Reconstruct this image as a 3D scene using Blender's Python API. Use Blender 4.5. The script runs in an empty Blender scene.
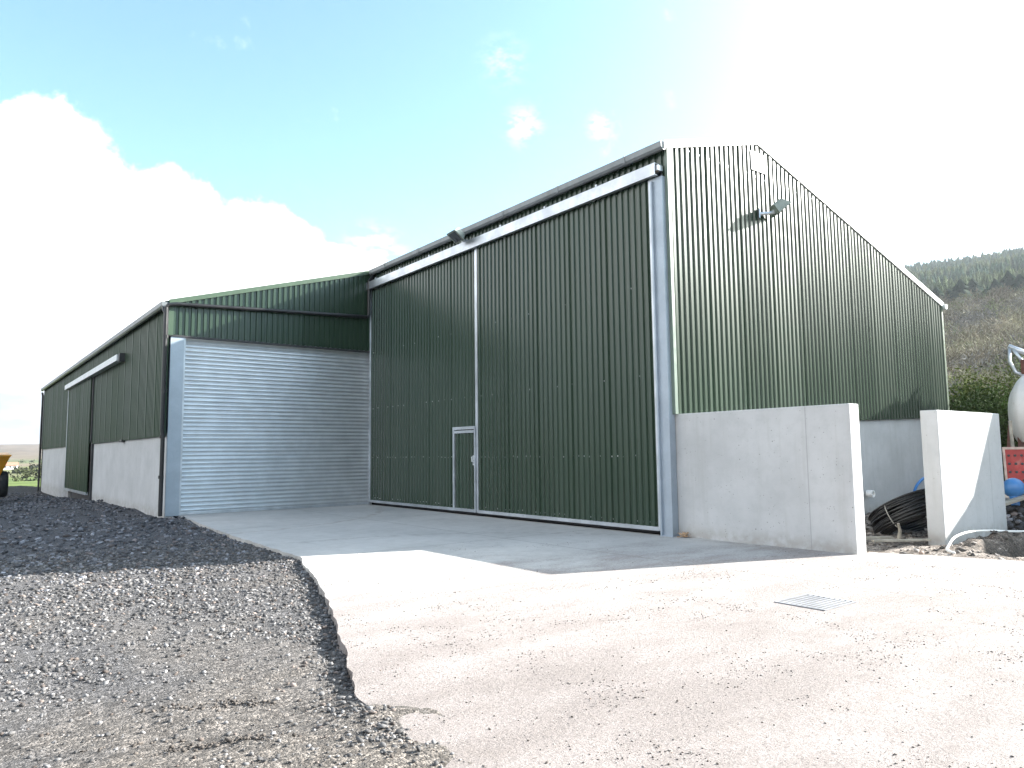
import bpy, math, random
import numpy as np
from mathutils import Matrix, Vector
random.seed(7); rng = np.random.default_rng(7)
sc = bpy.context.scene
COL = sc.collection
R = math.radians
SUN_AZ, SUN_EL = -20.5, 24.8          # azimuth from +X counter-clockwise, elevation
SUN = Vector((math.cos(R(SUN_AZ))*math.cos(R(SUN_EL)), math.sin(R(SUN_AZ))*math.cos(R(SUN_EL)), math.sin(R(SUN_EL))))
CAM = Vector((-10.3193, -8.4829, 1.5))

# ------------------------------------------------------------------ noise
def vnoise(x, y, seed=0):
    xi = np.floor(x).astype(np.int64); yi = np.floor(y).astype(np.int64)
    fx = x-xi; fy = y-yi
    def h(a, b):
        n = (a*374761393 + b*668265263 + seed*1442695041) & 0x7fffffff
        n = ((n ^ (n >> 13))*1274126177) & 0x7fffffff
        return ((n ^ (n >> 16)) & 0xffff)/65535.0
    u = fx*fx*(3-2*fx); v = fy*fy*(3-2*fy)
    return (h(xi, yi)*(1-u)+h(xi+1, yi)*u)*(1-v)+(h(xi, yi+1)*(1-u)+h(xi+1, yi+1)*u)*v
def fbm(x, y, seed=0, octv=4):
    s = 0; a = .5; t = 0
    for k in range(octv):
        s = s+a*vnoise(x*2**k, y*2**k, seed+k*17); t += a; a *= .5
    return s/t
def sstep(a, b, x):
    t = np.clip((x-a)/(b-a), 0, 1); return t*t*(3-2*t)

# ------------------------------------------------------------------ materials
class NT:
    def __init__(s, tree): s.t = tree; s.n = tree.nodes; s.l = tree.links
    def node(s, typ, **kw):
        n = s.n.new(typ)
        for k, v in kw.items(): setattr(n, k, v)
        return n
    def link(s, a, b): s.l.new(a, b)
    def coord(s, kind='Object'): return s.node('ShaderNodeTexCoord').outputs[kind]
    def mapping(s, vec, scale):
        m = s.node('ShaderNodeMapping'); m.inputs['Scale'].default_value = scale; s.link(vec, m.inputs['Vector']); return m.outputs[0]
    def noise(s, vec, scale, detail=4, rough=.55):
        n = s.node('ShaderNodeTexNoise'); n.inputs['Scale'].default_value = scale; n.inputs['Detail'].default_value = detail
        n.inputs['Roughness'].default_value = rough; s.link(vec, n.inputs['Vector']); return n.outputs['Fac']
    def voro(s, vec, scale, out='Distance'):
        n = s.node('ShaderNodeTexVoronoi'); n.inputs['Scale'].default_value = scale; s.link(vec, n.inputs['Vector']); return n.outputs[out]
    def rng(s, fac, a, b, c=0., d=1.):
        n = s.node('ShaderNodeMapRange'); n.interpolation_type = 'SMOOTHSTEP'
        s.link(fac, n.inputs['Value']); n.inputs['From Min'].default_value = a; n.inputs['From Max'].default_value = b
        n.inputs['To Min'].default_value = c; n.inputs['To Max'].default_value = d; return n.outputs[0]
    def mix(s, fac, a, b, mode='MIX'):
        n = s.node('ShaderNodeMix', data_type='RGBA', blend_type=mode)
        if hasattr(fac, 'links'): s.link(fac, n.inputs['Factor'])
        else: n.inputs['Factor'].default_value = fac
        for q, k in ((a, 'A'), (b, 'B')):
            i = [x for x in n.inputs if x.name == k and x.type == 'RGBA'][0]
            if hasattr(q, 'links'): s.link(q, i)
            else: i.default_value = (*q[:3], 1)
        return [x for x in n.outputs if x.type == 'RGBA'][0]
    def math(s, op, a, b=None, clamp=False):
        n = s.node('ShaderNodeMath', operation=op); n.use_clamp = clamp
        for k, q in enumerate((a, b)):
            if q is None: continue
            if hasattr(q, 'links'): s.link(q, n.inputs[k])
            else: n.inputs[k].default_value = q
        return n.outputs[0]
    def vmath(s, op, a, b=None):
        n = s.node('ShaderNodeVectorMath', operation=op)
        for k, q in enumerate((a, b)):
            if q is None: continue
            if hasattr(q, 'links'): s.link(q, n.inputs[k])
            else: n.inputs[k].default_value = q
        return n.outputs['Value'] if op in ('DOT_PRODUCT', 'LENGTH') else n.outputs[0]
    def attr(s, name): return s.node('ShaderNodeAttribute', attribute_name=name)
def new_mat(name):
    m = bpy.data.materials.new(name); m.use_nodes = True
    t = NT(m.node_tree); b = t.n['Principled BSDF']; return m, t, b
def bump(t, b, h, strength, dist):
    n = t.node('ShaderNodeBump'); n.inputs['Strength'].default_value = strength; n.inputs['Distance'].default_value = dist
    t.link(h, n.inputs['Height']); t.link(n.outputs[0], b.inputs['Normal'])

def plain(name, col, rough=.5, metal=0., var=.18, scale=3., dirt=None, bmp=0., spec=.5):
    m, t, b = new_mat(name)
    c = t.coord(); n = t.noise(c, scale, 5)
    lo = tuple(v*(1-var) for v in col); hi = tuple(min(1, v*(1+var)) for v in col)
    k = t.mix(t.rng(n, .3, .7), lo, hi)
    if dirt:
        k = t.mix(t.math('MULTIPLY', t.rng(t.noise(c, scale*.7+1.3, 6, .7), .52, .75), dirt[1]), k, dirt[0])
    t.link(k, b.inputs['Base Color'])
    b.inputs['Metallic'].default_value = metal; b.inputs['Specular IOR Level'].default_value = spec
    t.link(t.rng(t.noise(c, scale*3.1, 4), .25, .75, rough*.85, min(1, rough*1.15)), b.inputs['Roughness'])
    if bmp: bump(t, b, t.noise(c, scale*12, 5), .5, bmp)
    return m

def mat_cladding(name, col, rough, spec=.5):
    m, t, b = new_mat(name); c = t.coord()
    # each sheet has its own faint tone; rain streaks run straight down
    s = t.node('ShaderNodeSeparateXYZ'); t.link(c, s.inputs[0])
    sheet = t.node('ShaderNodeTexWhiteNoise', noise_dimensions='2D'); cb = t.node('ShaderNodeCombineXYZ')
    for k in (0, 1): t.link(t.math('FLOOR', t.math('DIVIDE', t.math('ADD', s.outputs[k], 50.), 1.085)), cb.inputs[k])
    t.link(cb.outputs[0], sheet.inputs['Vector'])
    k = t.mix(sheet.outputs['Value'], tuple(v*.92 for v in col), tuple(v*1.08 for v in col))
    streak = t.noise(t.mapping(c, (9, 9, .12)), 1., 4, .6)
    k = t.mix(t.math('MULTIPLY', t.rng(streak, .5, .8), .07), k, (.15, .15, .13))
    low = t.math('MULTIPLY', t.rng(s.outputs[2], .1, 1.3, 1, 0), t.rng(t.noise(t.mapping(c, (4, 4, .8)), 1., 5, .65), .35, .75))
    k = t.mix(t.math('MULTIPLY', low, .10), k, (.14, .125, .10))
    t.link(k, b.inputs['Base Color'])
    t.link(t.rng(sheet.outputs['Value'], 0, 1, rough*.92, rough*1.1), b.inputs['Roughness'])
    b.inputs['Specular IOR Level'].default_value = spec
    bump(t, b, t.noise(t.mapping(c, (1, 1, .4)), 2.5, 1), .12, .008)
    return m

def mat_galv(name, col=(.52, .55, .58), rough=.38, metal=.75, lo=.82):
    m, t, b = new_mat(name); c = t.coord()
    sp = t.voro(c, 24, 'Color'); sv = t.node('ShaderNodeSeparateColor'); t.link(sp, sv.inputs[0])
    n = t.noise(c, 2.2, 5)
    k = t.mix(t.rng(n, .3, .72), tuple(v*lo for v in col), tuple(min(1, v*(2-lo)) for v in col))
    k = t.mix(t.math('MULTIPLY', sv.outputs[0], .12), k, tuple(v*.75 for v in col))
    t.link(k, b.inputs['Base Color']); b.inputs['Metallic'].default_value = metal
    t.link(t.rng(sv.outputs[1], 0, 1, rough*.94, rough*1.06), b.inputs['Roughness'])
    return m

def mat_concrete(name, base=(.452, .455, .452), joints=()):
    m, t, b = new_mat(name); c = t.coord()
    n1 = t.noise(c, .9, 6, .6); n2 = t.noise(c, 6, 6, .65); n3 = t.noise(t.mapping(c, (5, 5, .35)), 1.3, 5, .6)
    k = t.mix(t.rng(n1, .3, .7), tuple(v*.9 for v in base), tuple(v*1.08 for v in base))
    k = t.mix(t.math('MULTIPLY', t.rng(n2, .45, .75), .35), k, tuple(v*.8 for v in base))
    k = t.mix(t.math('MULTIPLY', t.rng(n3, .52, .75), .30), k, (base[0]*.74, base[1]*.72, base[2]*.68))
    pin = t.math('MAXIMUM', t.math('MULTIPLY', t.rng(t.voro(c, 7), .05, .10, 1, 0), t.rng(t.noise(c, 2.1, 2), .5, .62)), t.math('MULTIPLY', t.rng(t.voro(c, 17), .08, .15, 1, 0), t.rng(t.noise(c, 3.3, 2), .46, .6)))
    k = t.mix(t.math('MULTIPLY', pin, .75), k, (.13, .125, .115))
    s = t.node('ShaderNodeSeparateXYZ'); t.link(c, s.inputs[0])
    # rain-splash stain just above the ground
    splash = t.math('MULTIPLY', t.rng(s.outputs[2], .02, .3, 1, 0), t.rng(t.noise(c, 7, 5), .3, .65))
    k = t.mix(t.math('MULTIPLY', splash, .5), k, (.25, .22, .18))
    for ax, pos, w in joints:
        d = t.math('ABSOLUTE', t.math('SUBTRACT', s.outputs[ax], pos))
        k = t.mix(t.math('MULTIPLY', t.rng(d, w*.4, w, 1, 0), .55), k, tuple(v*.55 for v in base))
    t.link(k, b.inputs['Base Color']); b.inputs['Roughness'].default_value = .82; b.inputs['Specular IOR Level'].default_value = .3
    bump(t, b, t.math('SUBTRACT', t.noise(c, 22, 6, .6), pin), .3, .006)
    return m

def mat_attr(name, rough=.85, spec=.3, nscale=0, bmp=0, var=.25, trans=0):
    m, t, b = new_mat(name); a = t.attr('col'); k = a.outputs['Color']
    if nscale:
        n = t.noise(t.coord(), nscale, 5, .65)
        k = t.mix(t.rng(n, .3, .7), t.mix(1., k, (1-var,)*3, 'MULTIPLY'), t.mix(1., k, (1+var,)*3, 'MULTIPLY'))
        if bmp: bump(t, b, n, .6, bmp)
    t.link(k, b.inputs['Base Color']); b.inputs['Roughness'].default_value = rough; b.inputs['Specular IOR Level'].default_value = spec
    return m

# ------------------------------------------------------------------ mesh builder
class M:
    def __init__(s): s.v = []; s.f = []; s.m = []
    def add(s, vs, fs, mat=0):
        o = len(s.v); s.v += [tuple(v) for v in vs]; s.f += [tuple(i+o for i in f) for f in fs]; s.m += [mat]*len(fs); return s
    def box(s, x0, x1, y0, y1, z0, z1, mat=0):
        v = [(x, y, z) for x in (x0, x1) for y in (y0, y1) for z in (z0, z1)]
        return s.add(v, [(0, 1, 3, 2), (4, 6, 7, 5), (0, 4, 5, 1), (2, 3, 7, 6), (0, 2, 6, 4), (1, 5, 7, 3)], mat)
    def obox(s, c, ax, size, mat=0):
        c = Vector(c); a = [Vector(q).normalized()*h*.5 for q, h in zip(ax, size)]
        v = [c+i*a[0]+j*a[1]+k*a[2] for i in (-1, 1) for j in (-1, 1) for k in (-1, 1)]
        return s.add(v, [(0, 1, 3, 2), (4, 6, 7, 5), (0, 4, 5, 1), (2, 3, 7, 6), (0, 2, 6, 4), (1, 5, 7, 3)], mat)
    def hexa(s, v, mat=0):   # 8 points: bottom loop 4, top loop 4
        return s.add(v, [(3, 2, 1, 0), (4, 5, 6, 7), (0, 1, 5, 4), (1, 2, 6, 5), (2, 3, 7, 6), (3, 0, 4, 7)], mat)
    def prism(s, pts, d, mat=0):   # closed polygon pts extruded by vector d
        n = len(pts); p = [Vector(q) for q in pts]; d = Vector(d)
        return s.add(p+[q+d for q in p], [tuple(range(n))[::-1], tuple(range(n, 2*n))]+[(i, (i+1) % n, (i+1) % n+n, i+n) for i in range(n)], mat)
    def tube(s, pts, r, n=10, mat=0, closed=False, cap=True):
        P = [Vector(p) for p in pts]; k = len(P); rs = r if hasattr(r, '__len__') else [r]*k
        up = None; rings = []
        for i in range(k):
            a = P[(i-1) % k] if (closed or i > 0) else P[i]; b_ = P[(i+1) % k] if (closed or i < k-1) else P[i]
            t = (b_-a).normalized()
            if up is None:
                up = Vector((0, 0, 1)) if abs(t.z) < .9 else Vector((1, 0, 0))
            u = (up-t*up.dot(t)).normalized(); w = t.cross(u); up = u
            rings.append([P[i]+(u*math.cos(2*math.pi*j/n)+w*math.sin(2*math.pi*j/n))*rs[i] for j in range(n)])
        v = [q for rg in rings for q in rg]; f = []
        for i in range(k if closed else k-1):
            i2 = (i+1) % k
            for j in range(n): f.append((i*n+j, i*n+(j+1) % n, i2*n+(j+1) % n, i2*n+j))
        if cap and not closed: f += [tuple(range(n))[::-1], tuple(range((k-1)*n, k*n))]
        return s.add(v, f, mat)
    def lathe(s, prof, c, axis, n=24, mat=0):   # prof: (radius, along)
        c = Vector(c); a = Vector(axis).normalized(); u = a.orthogonal().normalized(); w = a.cross(u)
        v = [c+a*z+(u*math.cos(2*math.pi*j/n)+w*math.sin(2*math.pi*j/n))*max(r, 1e-4) for r, z in prof for j in range(n)]
        f = [(i*n+j, i*n+(j+1) % n, (i+1)*n+(j+1) % n, (i+1)*n+j) for i in range(len(prof)-1) for j in range(n)]
        return s.add(v, f, mat)
    def ribbed(s, O, S, T, N, smax, t0, t1, pitch=.155, depth=.03, mat=0, lap=7, s0=0.):
        O, S, T, N = map(Vector, (O, S, T, N)); pts = []; x = s0; k = 0
        while x < smax:
            d = depth+(.008 if k % lap == 0 else 0)
            for a, h in ((0, 0), (.058, 0), (.073, d), (.137, d), (.152, 0)):
                if x+a < smax: pts.append((x+a, h))
            if k % lap == 0 and x+.1552 < smax: pts += [(x+.1525, -.01), (x+.1545, -.01)]
            x += pitch; k += 1
        pts.append((smax, 0)); v = []; f = []
        for a, h in pts:
            for tt in (t0(a), t1(a)): v.append(O+S*a+T*tt+N*h)
        for i in range(len(pts)-1): f.append((2*i, 2*i+2, 2*i+3, 2*i+1))
        return s.add(v, f, mat)
    def build(s, name, mats, parent=None, smooth=False, bevel=0., world=True):
        me = bpy.data.meshes.new(name); off = Vector(parent.location) if (parent and world) else Vector()
        me.from_pydata([tuple(Vector(v)-off) for v in s.v], [], s.f)
        for m in (mats if isinstance(mats, (list, tuple)) else [mats]): me.materials.append(m)
        me.polygons.foreach_set('material_index', s.m)
        me.validate(); me.update()
        o = bpy.data.objects.new(name, me); COL.objects.link(o)
        if parent: o.parent = parent
        if smooth:
            me.polygons.foreach_set('use_smooth', [True]*len(me.polygons))
        if bevel:
            b = o.modifiers.new('bevel', 'BEVEL'); b.width = bevel; b.segments = 2; b.limit_method = 'ANGLE'
        return o

def np_mesh(name, V, F, mat, col=None, kind=None, parent=None, smooth=False):
    me = bpy.data.meshes.new(name); F = np.asarray(F, np.int32); V = np.asarray(V, np.float32); k = F.shape[1]
    me.vertices.add(len(V)); me.vertices.foreach_set('co', V.ravel())
    me.loops.add(F.size); me.loops.foreach_set('vertex_index', F.ravel())
    me.polygons.add(len(F)); me.polygons.foreach_set('loop_start', np.arange(0, F.size, k, dtype=np.int32))
    if smooth: me.polygons.foreach_set('use_smooth', np.ones(len(F), bool))
    me.update(calc_edges=True)
    if col is not None:
        a = me.color_attributes.new('col', 'FLOAT_COLOR', 'POINT')
        c = np.ones((len(V), 4), np.float32); c[:, :3] = col; a.data.foreach_set('color', c.ravel())
    me.materials.append(mat)
    o = bpy.data.objects.new(name, me); COL.objects.link(o)
    if parent: o.parent = parent
    if kind: o['kind'] = kind
    return o
def empty(name, loc): 
    o = bpy.data.objects.new(name, None); o.location = loc; o.empty_display_size = .2; COL.objects.link(o); return o
def tag(o, label, cat, group=None, kind=None):
    o['label'] = label; o['category'] = cat
    if group: o['group'] = group
    if kind: o['kind'] = kind
    return o

GREEN = mat_cladding('green coated steel', (.022, .043, .026), .27, .58)
GREEN_DIMMED = mat_cladding('green coated steel, long side', (.031, .055, .032), .42, .18)  # same coating, gloss cut to dim the sky reflection on the long wall
GREEN_TRIM = plain('green trim', (.055, .09, .055), .4, var=.1)
GALV = mat_galv('galvanised steel')
GALV_DULL = mat_galv('dull galvanised steel', (.36, .41, .46), .5, .55, .93)
ROLLER = mat_galv('galvanised roller slats', (.60, .62, .63), .36, .7, .93)
GREYTRIM = plain('grey gutter', (.20, .215, .22), .4, metal=.2, var=.12, dirt=((.12, .11, .1), .4))
WHITETRIM = plain('pale verge flashing', (.62, .64, .64), .38, var=.06)
BLACK = plain('black plastic pipe', (.012, .012, .013), .38, var=.2)
DARK = plain('dark steel', (.03, .03, .032), .5, var=.3)
RUBBER = plain('rubber', (.018, .018, .018), .75, var=.3, dirt=((.12, .1, .08), .5))
CONC = mat_concrete('cast concrete')
CONC_BAY = mat_concrete('cast concrete bay wall', joints=((1, -2.47, .012),))
CONC_END = mat_concrete('cast concrete end wall', joints=((0, 2.02, .012),))
SCREW = plain('screw heads', (.7, .72, .72), .3, metal=.6, var=.1)
SLATE = plain('roof sheet', (.05, .075, .05), .45)

# ------------------------------------------------------------------ shed
H0, XR, SL = 7.983, 2.903, .2815
XL, XE, Y1, Y2 = -5.84, 11.62, 11.72, 41.25
zr = lambda x: H0-SL*abs(x-XR)
shed = empty('farm_shed', (0, 0, 0))
tag(shed, 'large dark green ribbed steel farm shed with sliding doors and concrete base walls', 'shed')
def part(mb, name, mats, **k): return mb.build(name, mats, shed, **k)
# base concrete walls
m = M(); m.hexa([(.36, .035, -.1), (XE, .035, -.1), (XE, .26, -.1), (.36, .26, -.1), (.36, .035, 2.0), (XE, .035, 2.37), (XE, .26, 2.37), (.36, .26, 2.0)])
part(m, 'concrete_base_wall', CONC)
m = M(); m.box(XL+.035, XL+.25, Y1+.02, 23.4, -.6, 2.125); part(m, 'concrete_base_wall', CONC)
m = M(); m.box(XL+.035, XL+.25, 29.8, Y2, -.6, 2.125); part(m, 'concrete_base_wall', CONC)
# claddings
m = M(); m.ribbed((0, 0, 0), (1, 0, 0), (0, 0, 1), (0, -1, 0), XE, lambda s: 2.168 if s < .34 else 1.93+.036*s, lambda s: zr(s)-.04, s0=.0)
part(m, 'gable_cladding', GREEN)
m = M(); m.ribbed((0, Y1, 0), (0, -1, 0), (0, 0, 1), (-1, 0, 0), Y1, lambda s: 6.4, lambda s: zr(0)-.03); part(m, 'eave_cladding', GREEN)
m = M(); m.ribbed((XL, Y1, 0), (1, 0, 0), (0, 0, 1), (0, -1, 0), -XL-.005, lambda s: 4.68, lambda s: zr(XL+s)-.03); part(m, 'front_gable_cladding', GREEN)
m = M(); m.ribbed((XL, Y2, 0), (0, -1, 0), (0, 0, 1), (-1, 0, 0), Y2-Y1, lambda s: 2.04, lambda s: zr(XL)-.03); part(m, 'side_cladding', GREEN_DIMMED)
m = M(); m.ribbed((XE, Y2, 0), (-1, 0, 0), (0, 0, 1), (0, 1, 0), XE-XL, lambda s: -.3, lambda s: zr(XE-s)-.03); part(m, 'rear_cladding', GREEN)
m = M(); m.ribbed((XE, 0, 0), (0, 1, 0), (0, 0, 1), (1, 0, 0), Y2, lambda s: 2.3, lambda s: zr(XE)-.03); m.box(XE-.25, XE-.01, .27, Y2, -.4, 2.37)
part(m, 'side_cladding', GREEN)
# wall behind the sliding doors on the long side and the flank above the main doors
m = M(); m.box(.12, .2, .3, Y1, 0, 6.6); part(m, 'inner_wall', DARK)
m = M(); m.box(-5.7, -5.62, 23.3, 29.9, -.3, 4.9); part(m, 'inner_wall', DARK)
# roof
cs = math.cos(math.atan(SL)); sn = math.sin(math.atan(SL))
TL = Vector((-cs, 0, -sn)); TR = Vector((cs, 0, -sn))
m = M()
m.ribbed((XR, -.05, H0+.02), (0, 1, 0), TL, (-sn, 0, cs), Y1, lambda s: 0, lambda s: (XR+.12)/cs)
m.ribbed((XR, Y1-.05, H0+.02), (0, 1, 0), TL, (-sn, 0, cs), Y2-Y1+.1, lambda s: 0, lambda s: (XR-XL+.10)/cs)
m.ribbed((XR, -.05, H0+.02), (0, 1, 0), TR, (sn, 0, cs), Y2+.1, lambda s: 0, lambda s: (XE-XR+.12)/cs)
roof = part(m, 'roof', SLATE)
m = M(); m.tube([(XR, -.045, H0+.0), (XR, Y2+.06, H0+.0)], .075, 8); m.build('ridge_cap', GREEN_TRIM, roof)
# verge flashings
def verge(x0, x1, y, h, mat, name='verge_flashing', zoff=0.):
    mb = M(); a, b = (x0, zr(x0)), (x1, zr(x1))
    def seg(p, q):
        mb.hexa([(p[0], y-.055, p[1]-h), (q[0], y-.055, q[1]-h), (q[0], y+.03, q[1]-h), (p[0], y+.03, p[1]-h),
                 (p[0], y-.055, p[1]+.075), (q[0], y-.055, q[1]+.075), (q[0], y+.03, q[1]+.075), (p[0], y+.03, p[1]+.075)])
    if x0 < XR < x1: seg(a, (XR, H0)); seg((XR, H0), b)
    else: seg(a, b)
    return part(mb, name, mat)
verge(-.12, XE+.1, 0, .07, WHITETRIM); verge(XL-.02, -.11, Y1, .05, GREEN_TRIM); verge(XL-.08, XE+.1, Y2+.03, .07, GREEN_TRIM)
m = M(); m.box(-.035, .045, -.042, .03, 2.16, zr(0)-.03); part(m, 'corner_flashing', plain('grey green flashing', (.13, .17, .14), .35, var=.08))
m = M(); m.box(XE-.06, XE+.04, -.04, .03, 2.36, zr(XE)-.03); part(m, 'corner_flashing', GREEN_TRIM)
m = M(); m.box(XL-.03, XL+.09, Y1-.045, Y1-.0, 4.66, zr(XL)-.03); part(m, 'corner_flashing', GREEN_TRIM)
# gutters (half-round trough with outer lip)
def gutter(x, z, y0, y1, side, mat):
    pr = [(0, .03), (side*.02, -.07), (side*.06, -.105), (side*.12, -.105), (side*.155, -.06), (side*.165, .045), (side*.15, .045), (side*.14, -.05), (side*.11, -.09), (side*.06, -.09), (side*.03, -.06), (side*.012, .03)]
    mb = M(); mb.prism([(x+a, y0, z+b) for a, b in pr], (0, y1-y0, 0))
    for yy in (y0-.004, y1-.004): mb.prism([(x+a, yy, z+b) for a, b in pr[:6]], (0, .008, 0))
    k = y0+.9
    while k < y1 and mat is GREYTRIM and y1 < 12: mb.box(x+side*.16, x+side*.172, k, k+.03, z-.1, z+.055); k += 1.95
    return part(mb, 'gutter', mat)
gutter(-.03, zr(0)-.02, -.03, Y1-.1, -1, GREYTRIM); gutter(XL-.04, zr(XL)-.04, Y1-.03, Y2+.05, -1, GREYTRIM); gutter(XE+.04, zr(XE)-.04, -.1, Y2, 1, WHITETRIM)
# rainwater pipes
m = M(); yp = Y1-.10
m.tube([(-.12, Y1-.2, zr(0)-.1), (-.12, yp, zr(0)-.25), (-.2, yp-.02, zr(0)-.32), (-.2, yp-.02, 5.78), (-.27, yp-.02, 5.71), (XL+.12, yp-.02, 5.47), (XL-.06, yp-.02, 5.43), (XL-.11, yp-.01, 5.36), (XL-.11, yp, 2.2), (XL-.09, yp, 2.05), (XL-.09, yp, .02)], .052, 10)
for x in (-1.2, -2.6, -4.0, -5.2): m.box(x-.02, x+.02, yp-.03, Y1, 5.71+(x+.27)*.0432-.07, 5.71+(x+.27)*.0432+.07)
for z in (4.6, 3.2, 2.02, 1.0): m.tube([(XL-.10, yp, z-.04), (XL-.10, yp, z+.04)], .066, 10)
part(m, 'rainwater_pipe', BLACK, smooth=False)
m = M(); m.tube([(XL-.13, Y2-.1, 5.3), (XL-.1, Y2-.12, 5.1), (XL-.1, Y2-.12, -.4)], .055, 10); part(m, 'rainwater_pipe', BLACK)
m = M(); m.tube([(XL-.14, Y1+.06, 5.42), (XL-.14, Y1-.02, 5.3), (XL-.11, Y1-.1, 5.2)], .05, 10); part(m, 'rainwater_pipe', BLACK)
# main sliding doors
def sliding_leaf(y0, y1, x, z0, z1, ribs=True):
    mb = M(); mb.ribbed((x, y1, 0), (0, -1, 0), (0, 0, 1), (-1, 0, 0), y1-y0, lambda s: z0+.03, lambda s: z1, pitch=.155)
    d = part(mb, 'sliding_door', GREEN)
    fr = M(); X0, X1 = x-.043, x+.03
    fr.box(X0, X1, y0-.03, y0+.055, z0, z1-.003); fr.box(X0, X1, y1-.055, y1+.012, z0, z1-.003)
    fr.box(X0-.002, X1-.003, y0+.055, y1-.055, z0-.005, z0+.065)
    fr.build('door_frame', GALV, d)
    return d
LEAF = sliding_leaf(.30, 6.0, -.085, .085, 6.57)
LEAF2 = sliding_leaf(6.03, Y1-.03, -.06, .085, 6.57)
m = M()   # hanging track, box section with open end and trolley
m.box(-.23, -.222, .1, Y1+.1, 6.58, 6.80); m.box(-.23, -.03, .1, Y1+.1, 6.80, 6.808); m.box(-.03, -.024, .1, Y1+.1, 6.5, 6.80); m.box(-.222, -.14, .1, Y1+.1, 6.578, 6.586)
m.box(-.2, -.06, .05, .16, 6.66, 6.76)
for y in (1.6, 3.2, 4.8, 6.4, 8.0, 9.6, 11.1): m.box(-.236, -.03, y, y+.05, 6.806, 6.85)
tr = part(m, 'door_track', GALV)
m = M()
for y in (.12, .19): m.lathe([(0, -.02), (.05, -.02), (.05, .02), (0, .02)], (-.15, y, 6.70), (1, 0, 0), 14)
m.build('trolley_wheel', plain('brassy zinc', (.45, .36, .26), .4, metal=.5), tr)
m = M()   # steel guide post at the corner, an open section
m.box(-.13, -.10, .03, .27, 0, 6.56); m.box(-.10, .03, .03, .055, 0, 6.56); m.box(-.10, .03, .15, .165, 0, 6.56); m.box(-.18, -.13, .235, .27, .0, 6.5); m.box(-.17, .02, .0, .28, 0, .02)
part(m, 'guide_post', GALV_DULL)
m = M(); m.box(-.12, -.02, Y1-.045, Y1-.006, 0, 6.5); part(m, 'door_jamb', GALV)
# personnel door within the left leaf
m = M(); m.ribbed((-.105, 6.95, 0), (0, -1, 0), (0, 0, 1), (-1, 0, 0), .87, lambda s: .15, lambda s: 2.02); pd = part(m, 'personnel_door', GREEN)
m = M(); m.box(-.15, -.09, 6.95, 7.03, .09, 2.17); m.box(-.15, -.09, 6.055, 6.95, 2.10, 2.17); m.box(-.158, -.09, 6.08, 6.95, 2.01, 2.075); m.box(-.15, -.09, 6.055, 6.95, .09, .16); m.box(-.158, -.09, 6.03, 6.075, .09, 2.10); m.build('door_frame', GALV, pd)
m = M(); m.tube([(-.14, 6.10, 1.30), (-.20, 6.10, 1.31), (-.205, 6.10, 1.42), (-.14, 6.10, 1.43)], .012, 8); m.box(-.162, -.14, 6.085, 6.12, 1.22, 1.46); m.build('door_handle', SCREW, pd)
# roller shutter
m = M(); z = .07; prof = []
while z < 4.9:
    jt = random.gauss(0, .0022)
    for a, d in ((0, 0), (.012, .004), (.028, -.014), (.055, -.021), (.082, -.014), (.098, .004)): prof.append((z+a, d+jt))
    z += .11
YD = Y1+.13; v = []; f = []
for zz, d in prof: v += [(XL+.38, YD+d, zz), (-.005, YD+d, zz)]
for i in range(len(prof)-1): f.append((2*i, 2*i+1, 2*i+3, 2*i+2))
m.add(v, f); rd = part(m, 'roller_door', ROLLER)
m = M(); m.box(XL+.39, -.01, YD-.02, YD+.05, .005, .072); m.build('bottom_rail', GALV, rd)
m = M(); m.box(-.055, -.004, Y1+.02, Y1+.10, 0, 4.67); m.build('guide_rail', GALV, rd)
m = M(); m.box(XL+.375, XL+.43, Y1+.05, Y1+.10, 0, 4.67); m.build('guide_rail', GALV, rd)
m = M(); m.box(XL+.045, XL+.375, Y1-.01, Y1+.02, 0, 4.66); m.box(XL+.045, XL+.06, Y1+.02, Y1+.3, 0, 4.66); m.box(XL+.36, XL+.375, Y1+.02, Y1+.3, 0, 4.66)
part(m, 'door_jamb', GALV_DULL)
m = M(); m.box(XL+.0, -.01, Y1-.035, Y1+.1, 4.63, 4.675); part(m, 'drip_flashing', DARK)
# side sliding door, shed's long wall
m = M(); m.ribbed((XL-.09, 29.7, 0), (0, -1, 0), (0, 0, 1), (-1, 0, 0), 6.2, lambda s: .16, lambda s: 4.62); sd = part(m, 'sliding_door', GREEN_DIMMED)
m = M(); m.box(XL-.14, XL-.06, 29.66, 29.74, .12, 4.6); m.box(XL-.142, XL-.06, 23.52, 29.66, .1, .2); m.build('door_frame', GALV, sd)
m = M(); m.box(XL-.25, XL-.05, 17.5, 30.1, 4.6, 4.8); st = part(m, 'door_track', WHITETRIM)
m = M(); m.box(XL-.2, XL-.04, 17.3, 17.498, 4.56, 4.83); m.build('track_stop', DARK, st)
m = M(); m.box(XL-.04, XL+.03, 23.2, 23.38, -.2, 2.125); m.box(XL-.07, XL-.02, 23.28, 23.4, 2.125, 4.58); part(m, 'door_jamb', DARK)
m = M(); m.box(XL-.08, XL+.03, 17.15, 17.5, 1.99, 2.07); part(m, 'door_stop', DARK)
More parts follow.
